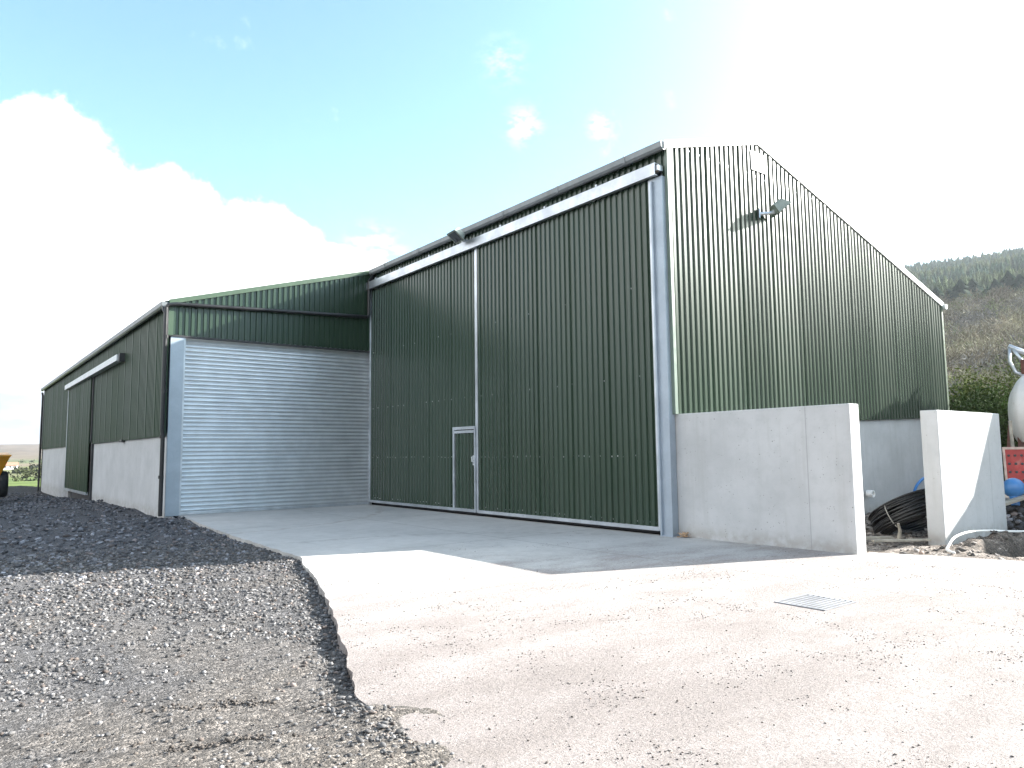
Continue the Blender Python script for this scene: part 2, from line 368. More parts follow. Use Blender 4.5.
# white panel and screws
m = M(); m.box(2.64, 3.18, -.05, -.034, 7.32, 7.72); part(m, 'white_panel', plain('white sheet', (.82, .82, .8), .5, var=.03))
def screws(rows, O, S, N, name='fixing_screw', skip=()):
    mb = M(); O, S, N = Vector(O), Vector(S), Vector(N)
    for z, s0, s1, st_ in rows:
        x = s0
        while x < s1:
            if random.random() < .93:
                c = O+S*(x+.036+random.uniform(-.006, .006))+Vector((0, 0, z+random.uniform(-.012, .012))); a = .014
                mb.obox(c+N*.004, (S, Vector((0, 0, 1)), N), (a*2, a*2, .012))
            x += .155*st_
    o = part(mb, name, SCREW); o['kind'] = 'stuff'; return o
screws([(2.05, .1, 4, 1), (3.83, .1, 11.5, 1), (5.06, .1, 11.4, 1), (6.3, .1, 8.2, 2), (2.75, .1, 11.5, 1), (7.2, .3, 5.4, 2)], (0, 0, 0), (1, 0, 0), (0, -1, 0))
screws([(.22, .1, 5.6, 1), (1.42, .1, 5.6, 1), (2.9, .1, 5.6, 3), (4.6, .1, 5.6, 4)], (-.085, 6.0, 0), (0, -1, 0), (-1, 0, 0))
screws([(.22, .1, 5.6, 1), (1.42, .1, 5.6, 1), (2.9, .1, 5.6, 2), (4.6, .1, 5.6, 4)], (-.06, Y1-.03, 0), (0, -1, 0), (-1, 0, 0))
screws([(4.78, .05, 5.7, 2), (5.4, .05, 5.7, 3)], (XL, Y1, 0), (1, 0, 0), (0, -1, 0))

# ------------------------------------------------------------------ floodlights (each clamped to the shed on its own bracket)
def floodlight(loc, out, label):
    o = Vector(out).normalized(); up = Vector((0, 0, 1)); sd_ = up.cross(o); L = Vector(loc)
    t = empty('floodlight', loc); tag(t, label, 'floodlight', 'floodlights on the shed')
    mb = M(); mb.obox(L+o*.012, (sd_, up, o), (.12, .2, .024)); mb.tube([L+o*.02, L+o*.2+up*.01, L+o*.36+up*.03], .036, 10)
    mb.obox(L+o*.36+up*.05, (sd_, up, o), (.07, .06, .14)); mb.build('bracket', GALV, t)
    d = (o*.62-up*.78).normalized(); n = sd_.cross(d); c = L+o*.44+up*.14
    def q(a, b, e): return c+sd_*a+n*b+d*e
    mb = M(); w, h = .205, .16
    mb.hexa([q(-w*.7, -h*.7, -.09), q(w*.7, -h*.7, -.09), q(w*.7, h*.7, -.09), q(-w*.7, h*.7, -.09), q(-w, -h, .07), q(w, -h, .07), q(w, h, .07), q(-w, h, .07)])
    mb.obox(c+d*.08, (sd_, n, d), (w*2+.03, h*2+.03, .022))
    for k in range(-3, 4): mb.obox(c-d*.1+sd_*k*.03, (sd_, n, d), (.008, h*1.3, .05))
    mb.build('lamp_housing', plain('grey cast alloy', (.26, .29, .25), .5, metal=.3, var=.1), t, bevel=.008)
    mb = M(); mb.obox(c+d*.094, (sd_, n, d), (w*1.7, h*1.7, .006)); mb.build('glass', plain('lamp glass', (.05, .055, .06), .08), t)
    mb = M(); mb.tube([L+o*.38+up*.02, L+o*.42-up*.04, c+d*.05-n*.1], .009, 6); mb.build('cable', BLACK, t)
    return t
floodlight((2.83, -.03, 6.40), (1, -.75, 0), 'grey floodlight on a bracket high on the sunlit ribbed gable wall')
floodlight((-.03, 6.25, 6.80), (-1, .1, 0), 'dark floodlight on a bracket under the gutter above the tall sliding doors')

# ------------------------------------------------------------------ concrete bay walls
w = M(); w.box(.045, .33, -3.16, .25, -.15, 2.165); o = w.build('concrete_wall', CONC_BAY, None, bevel=.012)
tag(o, 'pale concrete wall standing out from the shed corner beside the sliding door post', 'wall')
t = empty('concrete_wall', (2.16, -3.5, 0))
w = M(); w.box(2.16, 4.78, -3.5, -3.24, -.25, 2.11); w.build('wall_panel', CONC_END, t, bevel=.012)
tag(t, 'short free-standing concrete wall, sunlit with a slanting shadow across it', 'wall')

# ------------------------------------------------------------------ ground
def slab_left(y):   # x of the ragged left edge of the concrete
    return np.interp(y, [-14, -7, -4.6, -4.14, -3.11, -1.17, 2.15, 5.83, 11.6, 12.5], [-8.6, -8.5, -8.25, -8.19, -7.79, -7.08, -6.06, -5.9, -5.46, -5.46])
def hill_h(x, y):
    dx = x-CAM.x; dy = y-CAM.y; r = np.hypot(dx, dy); a = np.degrees(np.arctan2(dx, dy))
    w = sstep(30, 60, a)*(1-sstep(130, 170, a))
    base = .252*np.clip(r-150, 0, None); base = np.where(r > 1080, .252*930+(r-1080)*.02, base)
    base = base*(1+.004*(a-67))
    return w*(base+8*(fbm(x/160, y/160, 3)-.5)*sstep(150, 320, r))
def terrain(x, y):
    dx = x-CAM.x; dy = y-CAM.y; r = np.hypot(dx, dy)
    z = -.38-5.0*sstep(52, 250, r)+58*sstep(450, 3300, r)*(.6+.8*fbm(x/900, y/900, 9))
    a = np.degrees(np.arctan2(dx, dy)); w = sstep(30, 60, a)*(1-sstep(130, 170, a))
    return z*(1-w)+w*(-.38)+hill_h(x, y)+.5*(fbm(x/25, y/25, 5)-.5)*sstep(60, 120, r)
def gravel_h(x, y):
    e = x-slab_left(y)
    h = -.07+.05*(fbm(x*.5, y*.5, 11)-.5)+.05*(fbm(x*2.2, y*2.2, 12)-.5)+.03*(fbm(x*7, y*7, 13, 3)-.5)
    far = sstep(3, 12, y); h = h+far*(.14*(fbm(x*.9, y*.9, 14)-.42)+.10*(fbm(x*3, y*3, 15)-.5))
    h = h-.42*sstep(14, 40, y)+.09*sstep(2.2, 0, np.abs(x-XL+.9))*sstep(12.5, 15, y)
    bank = np.exp(-((y-43.5)/2.2)**2)*sstep(-3, -7.5, x); h = h+bank*(.22+.45*(fbm(x*.8, y*.8, 16)-.4))
    near = sstep(-3.9, -4.7, y+.35*(fbm(x*1.5, y*1.5, 21)-.5)*2)
    up = .083+.02*(fbm(x*3, y*3, 18)-.5)-.075*sstep(-.25, .75, e+.9*(fbm(x*1.4, y*1.4, 19)-.5))
    h = h+near*up
    rut = np.exp(-(((x+9.05)*.55+(y+4.36)*.8)/.07)**2)*np.exp(-(((x+9.05)*.8-(y+4.36)*.55)/.4)**2)
    rut2 = np.exp(-(((x+9.0)*.3+(y+3.85)*.95)/.05)**2)*np.exp(-(((x+9.0)*.95-(y+3.85)*.3)/.4)**2)
    return h+(rut*.022+rut2*.018)*(.3+1.4*vnoise(x*18, y*18, 33))
def grid(xs, ys, hf):
    X, Y = np.meshgrid(xs, ys, indexing='ij'); Z = hf(X, Y); nx, ny = X.shape
    V = np.stack([X, Y, Z], -1).reshape(-1, 3); i = np.arange(nx*ny).reshape(nx, ny)
    F = np.stack([i[:-1, :-1], i[1:, :-1], i[1:, 1:], i[:-1, 1:]], -1).reshape(-1, 4); return V, F
def mud_amount(x, y):
    d = sstep(-2.2, -4.6, y+.8*(fbm(x*.8, y*.8, 40)-.5)*2)*.9
    return np.clip(d*sstep(.32, .6, fbm(x*1.1, y*1.6, 41)+.12)+.5*sstep(.55, .75, fbm(x*.7, y*.7, 42)), 0, 1)
def ground_mat(name, stone_mix=True):
    m, t, b = new_mat(name); c = t.coord(); a = t.attr('col'); k = a.outputs['Color']
    v = t.node('ShaderNodeTexVoronoi'); v.inputs['Scale'].default_value = 34; t.link(c, v.inputs['Vector'])
    sp = t.node('ShaderNodeSeparateColor'); t.link(v.outputs['Color'], sp.inputs[0])
    v2 = t.node('ShaderNodeTexVoronoi'); v2.inputs['Scale'].default_value = 85; t.link(c, v2.inputs['Vector'])
    sp2 = t.node('ShaderNodeSeparateColor'); t.link(v2.outputs['Color'], sp2.inputs[0])
    f = t.rng(t.math('MULTIPLY', sp.outputs[0], sp2.outputs[1]), .02, .7, .42, 2.1)
    g = t.node('ShaderNodeCombineColor'); [t.link(f, g.inputs[i]) for i in range(3)]
    k = t.mix(.85, k, g.outputs[0], 'MULTIPLY')
    n = t.noise(c, 9, 8, .7); k = t.mix(t.rng(n, .35, .7, 0, .45), k, (.10, .095, .09))
    t.link(k, b.inputs['Base Color']); b.inputs['Roughness'].default_value = .9; b.inputs['Specular IOR Level'].default_value = .25
    hgt = t.math('ADD', t.math('MULTIPLY', t.math('SUBTRACT', 1., v.outputs['Distance']), .6), t.math('ADD', t.math('MULTIPLY', v2.outputs['Distance'], -.4), t.math('MULTIPLY', t.noise(c, 60, 6, .7), .8)))
    bump(t, b, hgt, 1., .022); return m
GRAVEL = ground_mat('crushed stone and mud')
xs = np.concatenate([-np.geomspace(14, 70, 40)[::-1], np.arange(-13.92, -3.5, .06)]); ys = np.concatenate([np.arange(-12, -6.2, .3), np.arange(-6.2, 4, .06), 4+np.geomspace(.06, 43, 90)])
V, F = grid(xs, ys, gravel_h)
F = F[~((V[F[:, 0], 0] > XL+.3) & (V[F[:, 0], 1] > Y1+.3))]
mud = mud_amount(V[:, 0], V[:, 1])[:, None]
gcol = np.array([.098, .094, .094])*(1-mud)+np.array([.155, .135, .116])*mud
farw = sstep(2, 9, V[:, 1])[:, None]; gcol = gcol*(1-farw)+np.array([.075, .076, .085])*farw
bankw = (sstep(39.5, 41.5, V[:, 1])*sstep(48, 46, V[:, 1]))[:, None]; gcol = gcol*(1-bankw)+np.array([.016, .012, .009])*bankw
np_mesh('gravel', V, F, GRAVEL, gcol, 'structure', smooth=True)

# concrete yard: a real slab with a chipped left edge
def slab_mat():
    m, t, b = new_mat('yard concrete'); c = t.coord()
    s = t.node('ShaderNodeSeparateXYZ'); t.link(c, s.inputs[0])
    base = (.45, .435, .41); n1 = t.noise(c, .6, 6, .6); n2 = t.noise(c, 5, 7, .68)
    k = t.mix(t.rng(n1, .3, .7), tuple(v*.9 for v in base), tuple(v*1.1 for v in base))
    k = t.mix(t.rng(n2, .45, .8, 0, .4), k, tuple(v*.78 for v in base))
    # mud carried on by wheels: thicker towards the open yard, streaked along the traffic direction
    st_ = t.node('ShaderNodeMapping'); st_.inputs['Rotation'].default_value = (0, 0, R(-52)); st_.inputs['Scale'].default_value = (.7, 1.8, 1); t.link(c, st_.inputs['Vector'])
    big = t.noise(st_.outputs[0], .9, 8, .68); fine = t.noise(c, 26, 7, .72); grit = t.noise(c, 90, 4, .7)
    tow = t.rng(t.math('ADD', s.outputs[1], t.math('MULTIPLY', s.outputs[0], .25)), 2.5, -7.8)
    amt = t.math('ADD', t.math('MULTIPLY', big, .75), t.math('ADD', t.math('MULTIPLY', fine, .45), t.math('MULTIPLY', tow, .46)))
    k = t.mix(t.rng(amt, .66, .95, 0, .92), k, (.285, .248, .231))
    k = t.mix(t.rng(amt, .90, 1.16, 0, .85), k, (.205, .178, .163))
    k = t.mix(t.math('MULTIPLY', t.rng(t.noise(st_.outputs[0], 11, 6, .75), .56, .72), t.rng(amt, .64, .9, .03, .8)), k, (.165, .142, .130))
    k = t.mix(t.math('MULTIPLY', t.rng(t.noise(st_.outputs[0], 30, 6, .8), .52, .66), t.rng(amt, .60, .85, 0, .85)), k, (.125, .110, .10))
    k = t.mix(t.math('MULTIPLY', t.rng(t.noise(c, 14, 8, .8), .55, .68), t.rng(amt, .62, .9, 0, .6)), k, (.14, .122, .112))
    crumbs = t.math('MULTIPLY', t.rng(grit, .60, .72), t.rng(t.math('ADD', big, t.math('MULTIPLY', tow, .35)), .55, .85))
    k = t.mix(t.math('MULTIPLY', crumbs, .65), k, (.11, .10, .09))
    # sawn joints and a few tyre scuffs
    for ax, pos in ((1, 7.2), (1, 1.95), (0, -2.4)):
        d = t.math('ABSOLUTE', t.math('SUBTRACT', t.math('ADD', s.outputs[ax], t.math('MULTIPLY', n2, .012)), pos+.006))
        k = t.mix(t.rng(d, .006, .016, .7, 0), k, (.17, .16, .15))
    ring = t.math('ABSOLUTE', t.math('SUBTRACT', t.vmath('LENGTH', t.vmath('SUBTRACT', c, (-5.2, -1.2, 0))), 5.1))
    k = t.mix(t.math('MULTIPLY', t.rng(ring, .04, .16, .35, 0), t.rng(n2, .42, .6)), k, (.22, .19, .17))
    ring2 = t.math('ABSOLUTE', t.math('SUBTRACT', t.vmath('LENGTH', t.vmath('SUBTRACT', c, (-6.4, 12.5, 0))), 6.3))
    k = t.mix(t.math('MULTIPLY', t.rng(ring2, .04, .13, .4, 0), t.rng(n2, .42, .6)), k, (.24, .18, .14))
    t.link(k, b.inputs['Base Color']); t.link(t.rng(n2, .3, .7, .6, .9), b.inputs['Roughness']); b.inputs['Specular IOR Level'].default_value = .3
    rel = t.math('ADD', t.math('MULTIPLY', fine, .7), t.math('ADD', t.math('MULTIPLY', big, .1), t.math('ADD', t.math('MULTIPLY', crumbs, 1.2), t.math('MULTIPLY', t.noise(c, 60, 5, .75), .6))))
    bump(t, b, t.math('MULTIPLY', rel, t.rng(tow, .05, .6, .35, 1.)), 1., .019)
    return m
ye = np.arange(-13.9, 12.2, .07); xe = slab_left(ye)+.07*(fbm(ye*3.1, ye*0, 51)-.5)+.022*(vnoise(ye*6, ye*0, 52)-.5)
poly = [(-.01, 12.05, 0), (-.01, .03, 0), (.30, -3.15, 0), (.42, -3.2, 0), (.69, -3.8, 0), (1.03, -4.9, 0), (1.9, -7.5, 0), (4.2, -14, 0)]
left = [(float(a), float(q), 0) for a, q in zip(xe, ye)]
pts = [(-5.4, 12.05, 0)]+[p_ for p_ in poly]+left
slab = M(); P = [Vector(p_) for p_ in pts]; n = len(P)
slab.add(P, [tuple(range(n))[::-1]]); slab.add([p_+Vector((0, 0, 0)) for p_ in P]+[p_+Vector((random.uniform(-.02, .05), random.uniform(-.02, .02), -.16)) for p_ in P], [(i, (i+1) % n, (i+1) % n+n, i+n) for i in range(n)])
so = slab.build('concrete_yard', slab_mat()); so['kind'] = 'structure'

# rough soil right of the yard
def soil_h(x, y):
    d = (x-.42)-np.interp(y, [-14, -4.9, -3.2], [3.6, .58, 0.])
    d2 = np.where(y > -3.2, 1.0, sstep(0, .35, d))
    h = -.03+.12*(fbm(x*1.3, y*1.3, 61)-.45)*d2+.07*(fbm(x*6, y*6, 62, 3)-.5)*d2
    # a shallow dug trench in front of the free-standing wall
    h = h-.22*np.exp(-((y+4.35+.18*(x-2.1)*0)/.22)**2)*sstep(1.55, 1.9, x)
    h = h+.14*np.exp(-((y+3.95)/.18)**2)*sstep(1.5, 2.2, x)*fbm(x*4, y*4, 64)*1.6
    return np.where(d2 < .05, -.09, h)
xs = np.concatenate([np.arange(.25, 6, .05), 6+np.geomspace(.05, 20, 60)]); ys = np.concatenate([-np.geomspace(5.4, 16, 30)[::-1], np.arange(-5.35, .02, .05)])
V, F = grid(xs, ys, soil_h)
q = fbm(V[:, 0]*2, V[:, 1]*2, 66)[:, None]; scol = np.array([.13, .105, .085])*(.6+q)+np.array([.14, .13, .12])*sstep(.5, .7, fbm(V[:, 0]*5, V[:, 1]*5, 67))[:, None]
tren = (np.exp(-((V[:, 1]+4.3)/.25)**2)*sstep(1.5, 1.9, V[:, 0]))[:, None]; scol = scol*(1-tren)+np.array([.035, .027, .02])*tren
np_mesh('soil', V, F, ground_mat('rough soil'), scol, 'structure', smooth=True)

# wide terrain
rr = np.concatenate([[.5], np.geomspace(3, 3600, 140)]); aa = np.radians(np.arange(0, 361, 1.5))
A, RR = np.meshgrid(aa, rr, indexing='ij'); X = CAM.x+RR*np.sin(A); Y = CAM.y+RR*np.cos(A); Z = terrain(X, Y)
V = np.stack([X, Y, Z], -1).reshape(-1, 3); i = np.arange(A.size).reshape(A.shape)
F = np.stack([i[:-1, :-1], i[:-1, 1:], i[1:, 1:], i[1:, :-1]], -1).reshape(-1, 4)[:, ::-1]
r = np.hypot(V[:, 0]-CAM.x, V[:, 1]-CAM.y); az = np.degrees(np.arctan2(V[:, 0]-CAM.x, V[:, 1]-CAM.y))
fld = vnoise(V[:, 0]/260+7, V[:, 1]/190, 71)[:, None]
tc = np.where(fld > .55, [[.075, .105, .04]], np.where(fld > .35, [[.12, .125, .06]], [[.14, .115, .075]]))
nearg = (r < 330)[:, None]; tc = np.where(nearg, [[.085, .115, .035]], tc)
farb = sstep(700, 1500, r)[:, None]; tc = tc*(1-farb)+np.array([.10, .08, .06])*farb
hillw = (sstep(30, 50, az)*(1-sstep(130, 170, az))*sstep(90, 150, r))[:, None]
tc = tc*(1-hillw)+np.array([.115, .108, .072])*hillw
tc[r < 52] = (.06, .055, .05)
TERR = mat_attr('fields and moor', .95, .1, .03, var=.3)
np_mesh('terrain', V, F, TERR, tc, 'structure', smooth=True)

# ------------------------------------------------------------------ loose stones
def ico():
    p_ = (1+5**.5)/2; v = np.array([(-1, p_, 0), (1, p_, 0), (-1, -p_, 0), (1, -p_, 0), (0, -1, p_), (0, 1, p_), (0, -1, -p_), (0, 1, -p_), (p_, 0, -1), (p_, 0, 1), (-p_, 0, -1), (-p_, 0, 1)])/1.9
    f = np.array([(0, 11, 5), (0, 5, 1), (0, 1, 7), (0, 7, 10), (0, 10, 11), (1, 5, 9), (5, 11, 4), (11, 10, 2), (10, 7, 6), (7, 1, 8), (3, 9, 4), (3, 4, 2), (3, 2, 6), (3, 6, 8), (3, 8, 9), (4, 9, 5), (2, 4, 11), (6, 2, 10), (8, 6, 7), (9, 8, 1)]); return v, f
def stones(name, pos, size, cols, mat, label):
    v, f = ico(); n = len(pos)
    J = v[None]*(1+rng.uniform(-.38, .38, (n, 12, 3)))
    J = J*np.stack([rng.uniform(.7, 1.4, n), rng.uniform(.6, 1.1, n), rng.uniform(.35, .75, n)], -1)[:, None]*size[:, None, None]*.5
    a = rng.uniform(0, 6.28, n); b_ = rng.normal(0, .35, n); c, s = np.cos(a)[:, None], np.sin(a)[:, None]
    x, y, z = J[..., 0], J[..., 1], J[..., 2]; cb, sb = np.cos(b_)[:, None], np.sin(b_)[:, None]
    x, z = x*cb-z*sb, x*sb+z*cb; x, y = x*c-y*s, x*s+y*c
    V = np.stack([x, y, z], -1)+pos[:, None]; F = (f[None]+12*np.arange(n)[:, None, None]).reshape(-1, 3)
    o = np_mesh(name, V.reshape(-1, 3), F, mat, np.repeat(cols, 12, 0)); tag(o, label, 'stones', kind='stuff'); return o
STONE = mat_attr('broken stone', .85, .3, 60, 0, .3)
def stone_cols(n, tint=(1, 1, 1), lo=.05, hi=.21):
    g = lo+(hi-lo)*rng.random(n)**2.2; c = np.stack([g*1.02, g*.985, g*.97], -1)
    w_ = rng.random(n); c[w_ < .12] *= (1.15, .97, .86); c[w_ > .93] *= 1.35; return np.clip(c*np.array(tint), 0, .62)
def scatter(n, x0, x1, y0, y1, dens):
    x = rng.uniform(x0, x1, n); y = rng.uniform(y0, y1, n); k = rng.random(n) < dens(x, y); return x[k], y[k]
P_, S_, C_ = [], [], []
# near gravel, fine
def dn(x, y): return ((x < slab_left(y)+.1) & (y < 6))*np.clip(1-.55*mud_amount(x, y), 0, 1)*np.clip(7/(1+np.hypot(x-CAM.x, y-CAM.y)), .15, 1)*(.25+.75*sstep(.35, .6, fbm(x*.8, y*.8, 77)))
x, y = scatter(140000, -15, -5.5, -6, 6, dn); s = .008+.042*rng.random(len(x))**3.6*(.5+np.clip((y+6)/8, 0, 1)); P_.append(np.stack([x, y, gravel_h(x, y)+s*.08], -1)); S_.append(s); C_.append(stone_cols(len(x)))
# coarse loose stone towards the long side of the shed
def df(x, y): return (x < np.where(y > 11.6, XL-.1, slab_left(y)-.02))*np.clip(13/(6+np.hypot(x-CAM.x, y-CAM.y)), 0, 1)*sstep(-.5, 4, y+2*(fbm(x*.6, y*.6, 78)-.5))
x, y = scatter(60000, -24, -5.4, 0, 39.8, df); s = .03+.085*rng.random(len(x))**2.6*sstep(0, 7, y)+.02*rng.random(len(x)); P_.append(np.stack([x, y, gravel_h(x, y)+s*.12], -1)); S_.append(s); C_.append(stone_cols(len(x), (.92, .97, 1.08), .05, .25))
# along the chipped slab edge
y = rng.uniform(-5.2, 11, 2600); x = slab_left(y)-np.abs(rng.normal(0, .13, 2600))-.01; s = .012+.04*rng.random(2600)**2.6; P_.append(np.stack([x, y, gravel_h(x, y)+s*.15], -1)); S_.append(s); C_.append(stone_cols(2600, lo=.05, hi=.22))
stones('loose_stones', np.concatenate(P_), np.concatenate(S_), np.concatenate(C_), STONE, 'loose broken grey stones strewn over the gravel on the left')
# grit on the concrete
def ds(x, y): return ((x > slab_left(y)+.02) & (x < .2))*(.06+sstep(.5, .66, fbm(x*3.1, y*3.1, 83)))*sstep(.42, .72, fbm(x*.9+y*.5, y*.9-x*.5, 80)+.25*sstep(-1, -6, y+.25*x)-.06)*np.clip(6/(1+np.hypot(x-CAM.x, y-CAM.y)), .08, 1)
x, y = scatter(190000, -8.6, .2, -8, 2, ds); s = .0025+.013*rng.random(len(x))**6; P1 = np.stack([x, y, s*.15], -1)
cc = stone_cols(len(x), (1, .94, .88), .07, .26)
stones('grit', P1, s, cc, STONE, 'fine grit and dried mud crumbs scattered over the concrete yard')
x = rng.uniform(.6, 14, 4200)**1.0; y = rng.uniform(-6.5, -.1, 4200); k = (x > np.interp(y, [-14, -4.9, -3.2, 0], [4.1, 1.1, .55, .5])) & ~((y < -3.2) & (y > -3.55) & (x > 2.1) & (x < 4.8)); x, y = x[k], y[k]
s = .02+.10*rng.random(len(x))**3; stones('rubble', np.stack([x, y, soil_h(x, y)+s*.1], -1), s, stone_cols(len(x), (1, .93, .85), .05, .34), STONE, 'soil and broken rubble around the concrete bay walls')
# dark clods of the wheel ruts
CX, CY = [], []
for cx_, cy_, dx_, dy_, n_ in ((-9.20, -4.28, .10, -.05, 110), (-8.98, -4.40, .08, -.06, 120), (-8.97, -3.55, .14, -.08, 90), (-8.74, -3.62, .10, -.10, 80), (-9.5, -3.9, .2, -.1, 40), (-7.0, -5.7, .0, .0, 60), (-6.2, -5.2, .0, .0, 50), (-7.4, -4.9, 0, 0, 40)):
    u = rng.normal(0, 1, n_); w_ = .025 if dx_ else .42; CX.append(cx_+u*dx_+rng.normal(0, w_, n_)); CY.append(cy_+u*dy_+rng.normal(0, w_, n_))
x = np.concatenate(CX); y = np.concatenate(CY); n_ = len(x); s = (.007+.024*rng.random(n_)**2.5)*np.where(x > slab_left(y), .6, 1)
stones('clods', np.stack([x, y, np.where(x > slab_left(y), np.maximum(gravel_h(x, y), 0), gravel_h(x, y))+s*.2], -1), s, np.tile([[.07, .06, .052]], (n_, 1))*rng.uniform(.6, 1.6, (n_, 1)), STONE, 'dark crumbled clods of mud along the wheel tracks in the foreground')

# ------------------------------------------------------------------ drain
t = empty('drain_grate', (-3.45, -4.5, 0)); tag(t, 'slotted steel drain grate set flush in the sunlit concrete yard', 'drain grate')
m = M(); x0, x1, y0, y1 = -3.76, -3.17, -4.78, -4.25
m.box(x0, x1, y0, y0+.025, .002, .009); m.box(x0, x1, y1-.025, y1, .002, .009); m.box(x0, x0+.025, y0+.025, y1-.025, .002, .009); m.box(x1-.025, x1, y0+.025, y1-.025, .002, .009); DRAIN = plain('worn drain steel', (.24, .245, .26), .5, metal=.3); m.build('frame', DRAIN, t)
m = M(); yy = y0+.05
while yy < y1-.04: m = M(); m.box(x0+.025, x1-.025, yy, yy+.030, .004, .009); m.build('bar', DRAIN, t); yy += .056
m = M(); m.box(x0+.02, x1-.02, y0+.02, y1-.02, .001, .003); m.build('pit', plain('drain shade sheet', (.085, .078, .07), .9), t)  # flat dark sheet standing in for the shade below the bars

# ------------------------------------------------------------------ bits by the walls
t = empty('pipe_coil', (3.5, -2.43, .0)); tag(t, 'big coil of black ribbed plastic pipe lying tilted behind the concrete walls', 'pipe coil')
cA = (Vector((0, 0, .85))-Vector((.40, -.916, 0))*.40+Vector((.916, .40, 0))*.26).normalized(); cU = cA.orthogonal().normalized(); cW = cA.cross(cU)
rot = Matrix((cU, cW, cA)).transposed()
m = M()
for ring in range(5):
    for lay in range(13):
        rad = .69-.034*ring+random.uniform(-.010, .010)-.02*(abs(lay-6)/6)**3; h = (lay-6)*.033+random.uniform(-.005, .005); ph = random.uniform(0, 6)
        pts = []
        for k in range(56):
            a = 2*math.pi*k/56; p_ = Vector((math.cos(a)*(rad+.012*math.sin(3*a+ph)), math.sin(a)*(rad+.012*math.sin(2*a+ph)), h+.012*math.sin(2*a+ph*2))); pts.append(rot @ p_+Vector((3.5, -2.43, .31)))
        m.tube(pts, .0195, 6, closed=True)
m.build('pipe', plain('black poly pipe', (.010, .010, .011), .36, var=.3, dirt=((.10, .085, .06), .3)), t, smooth=True)
CORD = plain('pale cord', (.35, .34, .3), .7)
for a in (.6, 2.2, 3.9, 5.4):
    m = M(); pts = []
    for k in range(13):
        b_ = 2*math.pi*k/12; rr_ = .605+.125*math.cos(b_); p_ = Vector((math.cos(a)*rr_, math.sin(a)*rr_, .24*math.sin(b_))); pts.append(rot @ p_+Vector((3.5, -2.43, .31)))
    m.tube(pts, .009, 5); m.build('tie', CORD, t)
def hose(name, pts, r, mat, label, cat, sub=10):
    P = [Vector(q) for q in pts]; out = []
    for i in range(len(P)-1):
        p0, p1, p2, p3 = P[max(i-1, 0)], P[i], P[i+1], P[min(i+2, len(P)-1)]
        for k in range(sub):
            u = k/sub; out.append(.5*((2*p1)+(p2-p0)*u+(2*p0-5*p1+4*p2-p3)*u*u+(3*p1-p0-3*p2+p3)*u**3))
    out.append(P[-1]); m = M(); m.tube(out, r, 8); o = m.build(name, mat, None, smooth=True); tag(o, label, cat); return o
BLUE = plain('blue water pipe', (.03, .16, .42), .35, var=.1)
hose('water_pipe', [(8.7, -.3, .02), (8.55, -.3, .36), (8.75, -.32, .62), (9.2, -.35, .78), (9.8, -.4, .7), (10.2, -.45, .3), (10.3, -.5, .02)], .035, BLUE, 'outer loop of blue water pipe arching against the shaded base wall', 'water pipe')
hose('water_pipe', [(9.0, -.42, .02), (8.95, -.42, .36), (9.2, -.44, .58), (9.6, -.46, .62), (10.0, -.5, .4), (10.1, -.55, .02)], .035, BLUE, 'inner, lower loop of blue water pipe behind the black coil', 'water pipe')
hose('hose', [(1.05, -4.05, .02), (1.2, -3.9, .03), (1.35, -3.86, .08), (1.7, -3.82, .17), (2.3, -3.8, .20), (3.0, -3.85, .17), (3.9, -3.95, .10), (5.0, -4.15, .06), (6.5, -4.6, .04)], .019, plain('white hose', (.72, .71, .68), .5, var=.05), 'white hose arching along the foot of the free-standing concrete wall', 'hose')
m = M(); m.lathe([(.0, -.02), (.085, -.02), (.085, -.16), (.06, -.16), (.06, -.1), (0, -.1)], (6.8, .0, .46), (0, 1, 0), 20); o = m.build('pipe_stub', plain('white plastic', (.78, .78, .76), .4, var=.03)); tag(o, 'white plastic pipe end sticking out of the shed base wall', 'pipe')
WOOD = plain('weathered timber', (.30, .27, .22), .8, var=.3, scale=6, bmp=.004)
def plank(a, b, w_, h, label):
    a, b = Vector(a), Vector(b); d = (b-a).normalized(); sd_ = d.cross(Vector((0, 0, 1))).normalized(); up = sd_.cross(d); m = M()
    m.obox((a+b)/2, (d, sd_, up), ((b-a).length, w_, h)); o = m.build('plank', WOOD, None, bevel=.005); tag(o, label, 'plank')
plank((.75, -1.9, .06), (2.0, -2.75, .05), .10, .04, 'thin pale plank lying on the soil in front of the black coil, nearer the shed')
plank((1.35, -2.75, .05), (2.05, -3.32, .06), .08, .035, 'short pale batten on the soil by the end of the free-standing wall')
m = M(); m.tube([(2.2, -2.75, -.05), (2.24, -2.78, .14), (2.21, -2.77, .27)], [.03, .028, .02], 7); o = m.build('stake', WOOD); tag(o, 'short wooden stake upright before the black pipe coil', 'stake')
# dried weed at the foot of the post
n = 60; V = []; F = []
for k in range(n):
    a = random.uniform(0, 6.28); rr_ = random.uniform(0, .13); c = Vector((-.06+math.cos(a)*rr_, -.16+math.sin(a)*rr_, random.uniform(.01, .09))); u = Vector((random.gauss(0, 1), random.gauss(0, 1), random.gauss(0, .7))).normalized()*.035; w_ = u.orthogonal().normalized()*.012
    V += [c-u-w_*.3, c+w_, c+u, c-w_]; F.append((4*k, 4*k+1, 4*k+2, 4*k+3))
m = M(); m.add(V, F); o = m.build('dead_leaves', plain('dead leaves', (.42, .27, .15), .8, var=.4, scale=30)); tag(o, 'small pile of dry brown leaves at the foot of the steel door post', 'leaves')
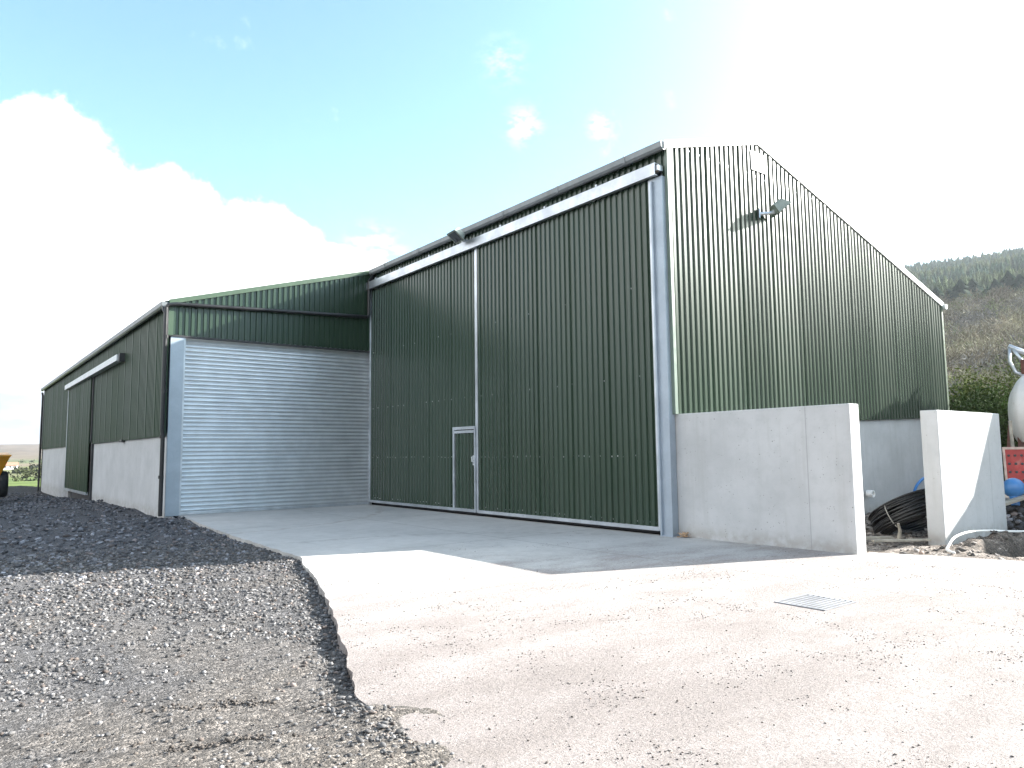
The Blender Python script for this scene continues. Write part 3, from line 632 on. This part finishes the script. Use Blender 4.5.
# red perforated board, blue float, junk heap
t = empty('red_board', (6.95, -2.9, 0)); tag(t, 'faded red perforated steel board leaning behind the free-standing wall', 'board')
m = M(); d = Vector((.45, -.89, 0)); nn = Vector((-.89, -.45, .12)).normalized(); up = d.cross(nn).normalized()*-1
up = up if up.z > 0 else -up
c0 = Vector((7.10, -2.97, 1.08)); m.obox(c0, (d, up, nn), (.34, .78, .03)); m.build('panel', plain('faded red paint', (.36, .04, .035), .6, var=.2, scale=5, dirt=((.35, .22, .18), .6)), t)
m = M()
for sx, sz, L_, wv in ((0, .40, .42, 0), (0, -.40, .42, 0)): m.obox(c0+up*sz+nn*.004, (d, up, nn), (L_, .05, .05))
for sx in (-.19, .19): m.obox(c0+d*sx+nn*.004, (d, up, nn), (.04, .75, .05))
m.build('rim', plain('pale worn rim', (.48, .36, .30), .7, var=.2, scale=8), t)
for ix in range(3):
    for iz in range(4):
        m = M(); m.lathe([(0, .021), (.024, .02), (.028, .0)], c0+d*(-.11+.11*ix)+up*(-.26+.17*iz)+nn*.012, nn, 10); m.build('dark_hole_disc', DARK, t)  # dark discs stand in for the shaded holes of the board
m = M(); m.obox(c0-nn*.15-up*.05, (d, up, nn), (.06, 2.1, .06)); m.build('prop', WOOD, t)
t = empty('ball_float', (6.0, -3.25, .35)); tag(t, 'round blue plastic float on the junk heap behind the wall', 'float')
m = M(); c0 = Vector((6.0, -3.25, .72)); m.lathe([(.19*math.sin(a), -.19*math.cos(a)) for a in np.linspace(0, math.pi, 15)], c0, (.2, .1, 1), 24); m.build('ball', plain('blue plastic', (.06, .20, .45), .35, var=.1), t, smooth=True)
m = M(); m.lathe([(0, -.34), (.07, -.34), (.08, -.22), (.09, -.165)], c0, (.2, .1, 1), 14); m.build('neck', BLUE, t)
m = M()
V, F = grid(np.linspace(4.85, 8.6, 50), np.linspace(-4.2, -2.3, 30), lambda x, y: -.1+.62*np.exp(-((x-6.6)/1.1)**2-((y+3.25)/.55)**2)*(.6+.8*fbm(x*4, y*4, 91)))
o = np_mesh('spoil_heap', V, F, ground_mat('spoil'), np.array([.05, .042, .035])*np.ones((len(V), 1)), smooth=True); tag(o, 'dark heap of soil and debris behind the end of the free-standing wall', 'heap')
plank((5.35, -3.15, .40), (6.6, -3.75, .72), .16, .05, 'brown plank lying aslant on the dark debris heap under the blue float')
x = rng.uniform(5, 7.6, 300); y = rng.uniform(-3.9, -2.7, 300); s = .05+.15*rng.random(300)**2
stones('rubble', np.stack([x, y, -.05+.5*np.exp(-((x-6.6)/1.1)**2-((y+3.25)/.55)**2)+s*.2], -1), s, stone_cols(300, (.95, .95, 1), .05, .3), STONE, 'broken blocks on the dark debris heap')

# ------------------------------------------------------------------ tanker on the right edge
RUST = plain('red brown frame paint', (.10, .035, .024), .6, var=.35, scale=5, dirt=((.1, .07, .05), .6))
t = empty('slurry_tanker', (8.6, -5.2, 0)); tag(t, 'off-white round tanker on a rusty red frame at the right edge', 'tanker')
m = M(); rad = .92; pr = [(0, -.36), (.3, -.34), (.6, -.25), (.8, -.12), (rad, 0), (rad, .05)]+[(rad, .6), (rad+.02, .62), (rad+.02, .7), (rad, .72), (rad, 2.4), (rad+.02, 2.42), (rad+.02, 2.5), (rad, 2.52), (rad, 4.2), (.8, 4.32), (.5, 4.48), (0, 4.56)]
m.lathe(pr, (8.6, -2.86, 2.22), (0, -1, 0), 40); m.build('tank', plain('chalky white paint', (.62, .60, .57), .5, var=.1, scale=2, dirt=((.35, .30, .26), .5)), t, smooth=True)
m = M(); m.box(7.9, 8.02, -7.4, -2.5, .85, 1.1); m.box(9.18, 9.3, -7.4, -2.5, .85, 1.1); m.box(8.02, 9.18, -2.7, -2.55, .85, 1.1); m.box(7.92, 8.02, -2.92, -2.78, 1.1, 2.6); m.box(8.02, 8.3, -2.90, -2.80, 2.4, 2.52); m.box(8.02, 9.18, -7.3, -7.1, .85, 1.1)
for y in (-3.6, -6.6): m.prism([(7.9, y, 1.1), (9.3, y, 1.1), (9.45, y, 1.9), (9.2, y, 1.65), (8.6, y, 1.33), (8, y, 1.65), (7.75, y, 1.9)], (0, .1, 0))
m.tube([(8.6, -7.3, .95), (8.6, -9.2, .75)], .08, 8); m.obox((8.0, -2.6, 1.45), ((.35, 0, 1), (0, 1, 0), (1, 0, -.35)), (1.1, .1, .1)); m.build('frame', RUST, t)
for yy in (-4.5, -5.75):
    for xx in (7.72, 9.48):
        m = M(); m.lathe([(.28, -.17), (.48, -.19), (.55, -.12), (.56, 0), (.55, .12), (.48, .19), (.28, .17)], (xx, yy, .56), (1, 0, 0), 28); wh = m.build('wheel', RUBBER, t, smooth=True)
        m = M(); m.lathe([(0, -.05), (.1, -.07), (.22, -.04), (.29, -.16), (.29, .16), (.2, .04), (0, .05)], (xx, yy, .56), (1, 0, 0), 20); m.build('rim', RUST, wh)
m = M(); m.prism([(8.02, -5.28, 2.93), (9.25, -5.28, 2.93), (9.25, -5.28, 4.5), (9.1, -5.28, 4.32), (8.55, -5.28, 3.62)], (0, .34, 0)); m.build('added_shadow_wedge', RUST, t, bevel=.02)  # unseen wedge added on the tank, shaped to cast the slanting wall shadow
m = M(); m.box(8.3, 8.72, -3.3, -2.82, 3.10, 3.42); m.box(8.34, 8.68, -3.7, -3.3, 3.10, 3.2); m.build('valve_box', RUST, t, bevel=.02)
m = M(); m.tube([(8.3, -2.62, 3.74), (8.42, -2.85, 3.6), (8.5, -3.0, 3.5), (8.6, -3.6, 3.45), (8.6, -5.1, 3.4)], .055, 10); m.tube([(8.3, -2.64, 3.7), (8.3, -2.62, 3.4), (8.32, -2.72, 3.15), (8.38, -2.9, 3.05)], .035, 8); m.tube([(8.32, -2.7, 3.66), (8.38, -2.9, 3.3)], .03, 8); m.build('filling_arm', GALV, t, smooth=True)

# ------------------------------------------------------------------ dumper on the left edge
t = empty('site_dumper', (-9.05, 29.2, 0)); tag(t, 'orange site dumper with black tyres at the left edge of the gravel', 'dumper')
ORG = plain('orange paint', (.66, .28, .02), .45, var=.15, dirt=((.2, .13, .08), .6)); cx, cy = -9.05, 29.2
def q(a, b, z): return (cx+a, cy+b, z)
m = M(); m.hexa([q(-.62, -.75, .78), q(.62, -.75, .78), q(.62, .25, .78), q(-.62, .25, .78), q(-.93, -1.25, 1.62), q(.93, -1.25, 1.62), q(.93, .55, 1.72), q(-.93, .55, 1.72)]); m.hexa([q(-.96, -1.28, 1.60), q(.96, -1.28, 1.60), q(.96, .58, 1.70), q(-.96, .58, 1.70), q(-.96, -1.28, 1.68), q(.96, -1.28, 1.68), q(.96, .58, 1.78), q(-.96, .58, 1.78)]); m.build('skip', ORG, t, bevel=.02)
m = M(); m.box(cx-.35, cx+.35, cy-.6, cy+2.3, .45, .78); m.box(cx-.5, cx+.5, cy+1.5, cy+2.5, .6, 1.25); m.build('chassis', DARK, t, bevel=.02)
m = M(); m.box(cx-.52, cx+.52, cy+1.5, cy+2.55, 1.25, 1.4); m.build('engine_cover', ORG, t, bevel=.02)
m = M(); m.box(cx-.25, cx+.25, cy+1.1, cy+1.5, 1.0, 1.12); m.box(cx-.25, cx+.25, cy+1.45, cy+1.55, 1.1, 1.55); m.build('seat', DARK, t, bevel=.02)
m = M(); m.tube([q(-.5, 1.75, 1.3), q(-.5, 1.75, 2.3), q(-.35, 1.75, 2.45), q(.35, 1.75, 2.45), q(.5, 1.75, 2.3), q(.5, 1.75, 1.3)], .05, 8); m.build('roll_bar', DARK, t)
m = M(); m.tube([q(0, .75, .9), q(0, .95, 1.35)], .025, 8); m.lathe([(.17, -.015), (.19, 0), (.17, .015), (.15, 0), (.17, -.015)], q(0, .97, 1.38), (0, .4, 1), 20); m.build('steering_wheel', DARK, t)
for b_ in (-.35, 1.95):
    for a in (-.72, .72):
        m = M(); c = q(a, b_, .46); m.lathe([(.24, -.19), (.46, -.21), (.54, -.15), (.55, 0), (.54, .15), (.46, .21), (.24, .19)], c, (1, 0, 0), 28); wh = m.build('wheel', RUBBER, t, smooth=True)
        m = M(); m.lathe([(0, -.06), (.24, -.1), (.25, -.17), (.25, .17), (.24, .1), (0, .06)], c, (1, 0, 0), 20); m.build('rim', ORG, wh)

# ------------------------------------------------------------------ far cottage and hedges on the left
hx0, hy0 = 24., 560.; cz = float(terrain(np.array([hx0]), np.array([hy0]))[0]); t = empty('cottage', (hx0, hy0, cz)); tag(t, 'tiny pale cottage with a reddish roof among the far fields', 'cottage')
m = M(); m.box(hx0-4, hx0+4, hy0-2.5, hy0+2.5, cz-.5, cz+2.6); m.prism([(hx0-4, hy0-2.5, cz+2.6), (hx0-4, hy0+2.5, cz+2.6), (hx0-4, hy0, cz+4.4)], (8, 0, 0)); m.build('wall', plain('whitewash', (.75, .72, .68), .7), t)
m = M(); m.add([(hx0+u, hy0+v, cz+z) for u, v, z in ((-4.3, -3, 2.4), (4.3, -3, 2.4), (4.3, 0, 4.55), (-4.3, 0, 4.55), (4.3, 3, 2.4), (-4.3, 3, 2.4))], [(0, 1, 2, 3), (3, 2, 4, 5)]); m.build('roof', plain('clay tiles', (.32, .14, .09), .8), t)
for u in (-2.6, 0, 2.6): m = M(); m.box(hx0+u-.4, hx0+u+.4, hy0-2.56, hy0-2.505, cz+.9, cz+2); m.build('window', DARK, t)

# ------------------------------------------------------------------ vegetation
FOL = mat_attr('foliage', .95, .06); TWIG = mat_attr('twigs', .9, .1); BARK = plain('bark', (.12, .10, .08), .9, var=.3, scale=4)
def leaf_cloud(c, rad, n, size, col, clump=14, seed=1):
    g = np.random.default_rng(seed); cl = g.normal(0, .48, (clump, 3)); cl = cl/np.maximum(1, np.linalg.norm(cl, axis=1))[:, None]
    k = g.integers(0, clump, n); p_ = cl[k]+g.normal(0, .21, (n, 3)); p_ = p_*np.array(rad)+np.array(c)
    u = g.normal(0, 1, (n, 3)); u /= np.linalg.norm(u, axis=1)[:, None]; w_ = np.cross(u, g.normal(0, 1, (n, 3))); w_ /= np.linalg.norm(w_, axis=1)[:, None]
    s = size*g.uniform(.6, 1.4, n)[:, None]; V = np.stack([p_-u*s, p_+w_*s*.5, p_+u*s, p_-w_*s*.5], 1).reshape(-1, 3)
    tone = g.uniform(.6, 1.4, clump)[k][:, None]*g.uniform(.75, 1.25, (n, 1)); C = np.repeat(np.array(col)*tone, 4, 0)
    return V, np.arange(4*n).reshape(-1, 4), C
for j, (bx, by, hh, rx, colr, lab) in enumerate(((25.9, 5.3, 4.3, 2.2, (.040, .06, .02), 'dark green bush behind the shed corner, nearest the ribbed wall'), (29.5, 5.2, 4.9, 2.3, (.085, .105, .028), 'yellow-green bush in the middle of the row behind the free-standing wall'), (28.0, 3.3, 4.4, 1.7, (.05, .075, .022), 'mid-green bush behind the free-standing wall, nearest the tanker'))):
    t = empty('bush', (bx, by, -.38)); tag(t, lab, 'bush', 'evergreen bushes behind the shed')
    V, F, C = leaf_cloud((0, 0, hh*.52), (rx, rx, hh*.55), 13000, .075, colr, 30, 100+j); np_mesh('foliage', V, F, FOL, C, parent=t)
    m = M(); [m.tube([(0, 0, -.2), (random.uniform(-.4, .4), random.uniform(-.4, .4), hh*.4), (random.uniform(-1, 1), random.uniform(-1, 1), hh*.75)], [.09, .06, .02], 6) for _ in range(4)]; m.build('trunk', BARK, t, world=False)
VV = []; FF = []; CC = []; off = 0  # out-of-view hedge, added and cut level to shade the base wall
for j, (bx, by, hh, rx) in enumerate(((13.9, -3.1, 5.9, 1.9), (16.4, -3.2, 5.5, 1.8), (18.4, -3.2, 5.4, 1.7), (20.2, -3.3, 5.3, 1.6))):
    V, F, C = leaf_cloud((bx, by, hh*.48), (rx, 1.1, hh*.52), 16000, .24, (.045, .065, .022), 70, 200+j); F = F[V[F][:, :, 2].max(1) < 5.8+.1*math.sin(j)]; VV.append(V); FF.append(F+off); CC.append(C); off += len(V)
tag(np_mesh('hedge', np.concatenate(VV), np.concatenate(FF), FOL, np.concatenate(CC)), 'unseen evergreen hedge added beyond the tanker to shade the base wall', 'hedge', kind='stuff')
# conifers
def conifer_proto(g, rings=8, k=9):
    V = []; F = []
    for i in range(rings):
        z0 = .1+.9*i/rings; rad = .24*(1-i/rings)**.85+.015; z1 = min(1., z0+.22)
        top = len(V); V.append((g.normal(0, .006), g.normal(0, .006), z1))
        for j in range(2*k):
            a = math.pi*j/k+g.normal(0, .12); q_ = rad*(g.uniform(.75, 1.2) if j % 2 else g.uniform(.35, .6)); V.append((q_*math.cos(a), q_*math.sin(a), z0+(-.035 if j % 2 else .02)+g.normal(0, .012)))
        for j in range(2*k): F.append((top, top+1+j, top+1+(j+1) % (2*k)))
    return np.array(V), np.array(F)
def polar(n, r0, r1, a0, a1, g):
    r = np.sqrt(g.uniform(r0*r0, r1*r1, n)); a = np.radians(g.uniform(a0, a1, n)); x = CAM.x+r*np.sin(a); y = CAM.y+r*np.cos(a); return x, y, terrain(x, y), r, np.degrees(a)
def plant(name, protos, x, y, z, h, cols, mat, label, cat, wid=None, trunk=0):
    g = np.random.default_rng(5); VV = []; FF = []; CC = []; off = 0; wid = np.ones(len(x)) if wid is None else wid
    for i in range(len(x)):
        v, f = protos[i % len(protos)]; a = g.uniform(0, 6.28); c, s = math.cos(a), math.sin(a)
        q_ = np.stack([(v[:, 0]*c-v[:, 1]*s)*h[i]*wid[i]+x[i], (v[:, 0]*s+v[:, 1]*c)*h[i]*wid[i]+y[i], v[:, 2]*h[i]+z[i]], -1)
        VV.append(q_); FF.append(f+off); off += len(v); cv = np.tile(cols[i], (len(v), 1))*g.uniform(.8, 1.2, (len(v), 1)); cv[:trunk] *= 1.5; CC.append(cv)
    o = np_mesh(name, np.concatenate(VV), np.concatenate(FF), mat, np.concatenate(CC)); tag(o, label, cat, kind='stuff'); return o
g = np.random.default_rng(3)
CP = [conifer_proto(g) for _ in range(5)]
x, y, z, r, a = polar(3600, 430, 1150, 61, 82, g); h = g.uniform(7, 12, len(x))*(.75+r/3000); bandn = fbm(x/120, y/120, 95)
cc = np.where((bandn > .52)[:, None], [[.028, .056, .032]], [[.058, .082, .036]])*g.uniform(.7, 1.3, (len(x), 1))
plant('conifer_wood', CP, x, y, z-.5, h, cc, FOL, 'dense conifer plantation covering the top of the hillside', 'wood')
ridge_a = np.radians(g.uniform(58, 84, 420)); rr2 = g.uniform(1060, 1110, 420); x = CAM.x+rr2*np.sin(ridge_a); y = CAM.y+rr2*np.cos(ridge_a)
plant('conifer_ridge', CP, x, y, terrain(x, y)-.5, g.uniform(7, 9.5, 420), np.tile([[.035, .055, .04]], (420, 1))*g.uniform(.8, 1.2, (420, 1)), FOL, 'thin line of conifers along the skyline of the hill', 'wood')
# bare broadleaf wood on the lower slope
def bare_proto(g, n=230):
    V = []; F = []
    def tri(p_, d, l, w_):
        d = d/np.linalg.norm(d); s = np.cross(d, g.normal(0, 1, 3)); s /= np.linalg.norm(s); o = len(V); V.extend([p_-s*w_, p_+s*w_, p_+d*l]); F.append((o, o+1, o+2))
    for s in range(3):
        aa_ = 2.1*s; o = len(V); V.extend([(.024*math.cos(aa_), .024*math.sin(aa_), 0), (.024*math.cos(aa_+2.1), .024*math.sin(aa_+2.1), 0), (g.normal(0, .03), g.normal(0, .03), .85)]); F.append((o, o+1, o+2))
    for k in range(16):
        zz = g.uniform(.2, .6); tri(np.array([0, 0, zz]), np.array([g.normal(0, 1), g.normal(0, 1), 1.1]), g.uniform(.25, .45), .009)
    for k in range(n):
        p_ = g.normal(0, 1, 3); p_ = p_/np.linalg.norm(p_)*g.random()**.45*np.array([.34, .34, .36])+np.array([0, 0, .62]); tri(p_, np.array([p_[0]*1.6, p_[1]*1.6, (p_[2]-.35)])+g.normal(0, .25, 3), g.uniform(.06, .15), .0095)
    return np.array(V), np.array(F)
BP = [bare_proto(g) for _ in range(5)]
x, y, z, r, a = polar(1000, 175, 430, 61, 81, g); h = g.uniform(7, 13, len(x)); k = g.random(len(x))[:, None]
cc = np.where(k < .45, [[.185, .162, .115]], np.where(k < .75, [[.225, .210, .135]], np.where(k < .9, [[.15, .145, .13]], [[.125, .155, .06]])))*g.uniform(.6, 1.3, (len(x), 1))*(.45+1.1*fbm(x/45, y/45, 97))[:, None]
plant('bare_wood', BP, x, y, z-.3, h, cc, TWIG, 'bare brown broadleaf wood on the lower hillside', 'wood', np.full(len(x), 1.25), 9)
x, y, z, r, a = polar(700, 150, 330, 62, 80, g); plant('scrub', BP, x, y, z-.8, g.uniform(2.5, 4.5, 700), np.tile([[.19, .145, .10]], (700, 1))*g.uniform(.7, 1.2, (700, 1)), TWIG, 'brown scrub and bracken on the foot of the hill', 'scrub', np.full(700, 1.7))
# individual dark conifers above the bare wood
protoC = None
for j, (azd, rr_, hh, wd) in enumerate(((67.3, 418, 10, 1.5), (68.0, 410, 13, 1.6), (68.7, 425, 13, 1.5), (69.4, 430, 11, 1.7), (70.1, 420, 15, 1.5), (70.8, 430, 14, 1.6), (71.5, 415, 10, 1.6), (72.1, 422, 13, 1.5), (72.8, 430, 15, 1.4), (73.4, 418, 14, 1.6), (74.2, 430, 15, 1.5))):
    x_, y_ = CAM.x+rr_*math.sin(R(azd)), CAM.y+rr_*math.cos(R(azd)); z_ = float(terrain(np.array([x_]), np.array([y_]))[0])-.5
    if protoC is None:
        protoC = empty('conifer', (0, 0, 0)); v, f = conifer_proto(g, 11, 13); v2 = v.copy(); v2[:, :2] *= 1.3
        crown = np_mesh('crown', v2*20, f, FOL, np.array([.014, .028, .017])*g.uniform(.7, 1.3, (len(v), 1)), parent=protoC)
        m = M(); m.tube([(0, 0, -1), (0, 0, 12)], [.35, .15], 7); trunk = m.build('trunk', BARK, protoC, world=False); root = protoC
    else:
        root = protoC.copy(); COL.objects.link(root)
        for ch in (crown, trunk): c = ch.copy(); COL.objects.link(c); c.parent = root
    root.location = (x_, y_, z_); root.scale = (hh/17*wd, hh/17*wd, hh/17); root.rotation_euler = (0, 0, j*1.3)
    tag(root, 'dark conifer in the belt between the bare wood and the hilltop plantation', 'conifer', 'dark conifers on the hillside belt')
# hedgerows and far wood on the left
hx = []; hy = []
for (xa, ya, xb, yb, n_) in ((-60, 270, 120, 262, 90), (-80, 315, 60, 330, 60), (-100, 420, 160, 400, 60), (-160, 640, 240, 600, 70), (30, 262, 22, 420, 25), (-200, 900, 300, 860, 70)):
    u = g.random(n_); hx += list(xa+(xb-xa)*u+g.normal(0, 2, n_)); hy += list(ya+(yb-ya)*u+g.normal(0, 2, n_))
hx = np.array(hx); hy = np.array(hy); kk = np.abs(hx-(CAM.x+(hy-CAM.y)*.0605)) > hy*.012; hx, hy = hx[kk], hy[kk]
hz_ = terrain(hx, hy); VV = []; FF = []; CC = []; off = 0
for i in range(len(hx)):
    sc_ = 1+hy[i]/700; V, F, C = leaf_cloud((hx[i], hy[i], hz_[i]+1.1), (3.2*sc_, 2.2, 1.5*sc_), 70, .45*sc_, (.045, .052, .024), 6, 400+i); VV.append(V); FF.append(F+off); CC.append(C); off += len(V)
tag(np_mesh('hedgerow', np.concatenate(VV), np.concatenate(FF), FOL, np.concatenate(CC)), 'dark hedgerows dividing the far green fields', 'hedge', kind='stuff')

# ------------------------------------------------------------------ sky, sun, camera
W = bpy.data.worlds.new('World'); sc.world = W; W.use_nodes = True; t = NT(W.node_tree)
bg = t.n['Background']; sky = t.node('ShaderNodeTexSky', sky_type='NISHITA'); sky.sun_disc = False
sky.sun_elevation = R(SUN_EL); sky.sun_rotation = R(90-SUN_AZ); sky.air_density = 1.0; sky.dust_density = 1.0; sky.ozone_density = .6; sky.altitude = 50
d = t.coord('Generated'); sx = t.node('ShaderNodeSeparateXYZ'); t.link(d, sx.inputs[0])
nz = t.noise(d, 5.5, 9, .6); nf = t.noise(d, 17, 8, .62)
CLOUDV = 7.6
lobes = [((.06, .97, .23), 9.8), ((-.09, .98, .15), 11.5), ((.19, .955, .225), 7.4), ((.30, .93, .20), 7.3), ((.40, .895, .185), 5.6), ((-.4, .9, .18), 16), ((-.8, .55, .2), 17), ((-.95, -.1, .3), 20), ((-.75, -.6, .4), 22), ((-.55, .5, .65), 16)]
best = None
for c, rd_ in lobes:
    c = Vector(c).normalized(); ang = t.math('ARCCOSINE', t.math('MINIMUM', t.vmath('DOT_PRODUCT', d, tuple(c)), .99999))
    val = t.math('SUBTRACT', 1., t.math('DIVIDE', ang, R(rd_))); best = val if best is None else t.math('MAXIMUM', best, val)
edge = t.math('ADD', best, t.math('ADD', t.math('MULTIPLY', t.math('SUBTRACT', nz, .5), .75), t.math('MULTIPLY', t.math('SUBTRACT', nf, .5), .35)))
cl = t.rng(edge, -.02, .14)
low = t.rng(t.math('ADD', sx.outputs[2], t.math('MULTIPLY', t.math('SUBTRACT', nz, .5), .25)), .06, .24, 1., 0.)
cl = t.math('MAXIMUM', cl, low)
wisps = t.math('MULTIPLY', t.rng(t.noise(d, 9, 7, .6), .66, .8), .2); cl = t.math('MAXIMUM', cl, wisps)
for c, rd_, amp in (((.57, .70, .42), 2.2, .28), ((.65, .64, .42), 1.5, .4), ((.53, .69, .49), 2.6, .16), ((.44, .86, .26), 3.5, .4)):
    ang = t.math('ARCCOSINE', t.math('MINIMUM', t.vmath('DOT_PRODUCT', d, tuple(Vector(c).normalized())), .99999))
    cl = t.math('MAXIMUM', cl, t.math('MULTIPLY', t.math('MULTIPLY', t.rng(ang, 0, R(rd_), 1, 0), t.rng(t.noise(t.mapping(d, (1, 1, 2)), 38, 6, .6), .42, .66)), amp))
sunside = t.rng(t.vmath('DOT_PRODUCT', d, tuple(SUN)), -.3, .9)
shade = t.rng(t.noise(t.mapping(d, (1, 1, 4)), 6, 6, .6), .38, .62)
lowgrey = t.math('MULTIPLY', t.rng(sx.outputs[2], .08, .27, 1, 0), t.math('SUBTRACT', 1., t.math('MULTIPLY', shade, .22)))
ccol = t.mix(lowgrey, (1., 1., 1.), (.20, .225, .262))
cm = t.node('ShaderNodeVectorMath', operation='SCALE'); t.link(ccol, cm.inputs[0]); cm.inputs['Scale'].default_value = CLOUDV
skyc = t.vmath('MULTIPLY', sky.outputs[0], (.85, 1.04, 1.02)); col = t.mix(cl, skyc, cm.outputs[0])
glow = t.math('POWER', t.math('MAXIMUM', t.vmath('DOT_PRODUCT', d, tuple(SUN)), 0.), 8.0)
gm = t.node('ShaderNodeVectorMath', operation='SCALE'); gm.inputs[0].default_value = (1., .98, .94); t.link(t.math('MULTIPLY', glow, 12.), gm.inputs['Scale'])
col = t.vmath('ADD', col, gm.outputs[0]); t.link(col, bg.inputs['Color']); bg.inputs['Strength'].default_value = .07
L = bpy.data.lights.new('sun', 'SUN'); L.energy = 4.0; L.angle = R(.53); L.color = (1., .965, .915); lo = bpy.data.objects.new('sun', L); COL.objects.link(lo)
lo.rotation_euler = (-SUN).to_track_quat('-Z', 'Y').to_euler(); lo.location = (30, -15, 30)

cam = bpy.data.cameras.new('camera'); co = bpy.data.objects.new('camera', cam); COL.objects.link(co)
cam.sensor_width = 36; cam.lens = 727.47/1024*36; cam.clip_start = .05; cam.clip_end = 20000
rt = Vector((.78904453, -.61422377, -.01174271)); up = Vector((-.04890456, -.08185467, .9954437)); fw = Vector((.61238637, .78487514, .09462532))
mt = Matrix.Identity(4)
for i in range(3): mt[i][0], mt[i][1], mt[i][2], mt[i][3] = rt[i], up[i], -fw[i], CAM[i]
co.matrix_world = mt; sc.camera = co
sc.view_settings.view_transform = 'Standard'; sc.view_settings.look = 'None'; sc.view_settings.exposure = 2.55; sc.view_settings.gamma = 1
sc.cycles.use_denoising = True; sc.cycles.max_bounces = 6; sc.cycles.sample_clamp_indirect = 10
HZ = True
if HZ:
    m = M(); m.box(-3700, 3700, -3700, 3700, -40, 268); h = m.build('haze', bpy.data.materials.new('haze air')); hm = h.data.materials[0]; hm.use_nodes = True; ht = NT(hm.node_tree); ht.n.remove(ht.n['Principled BSDF'])
    pv = ht.node('ShaderNodeVolumePrincipled'); pv.inputs['Color'].default_value = (.86, .92, 1, 1); pv.inputs['Density'].default_value = .00009; pv.inputs['Anisotropy'].default_value = .3
    ht.link(pv.outputs[0], ht.n['Material Output'].inputs['Volume']); h['kind'] = 'stuff'; h['label'] = 'thin pale haze over the far hillside and fields'; h['category'] = 'haze'
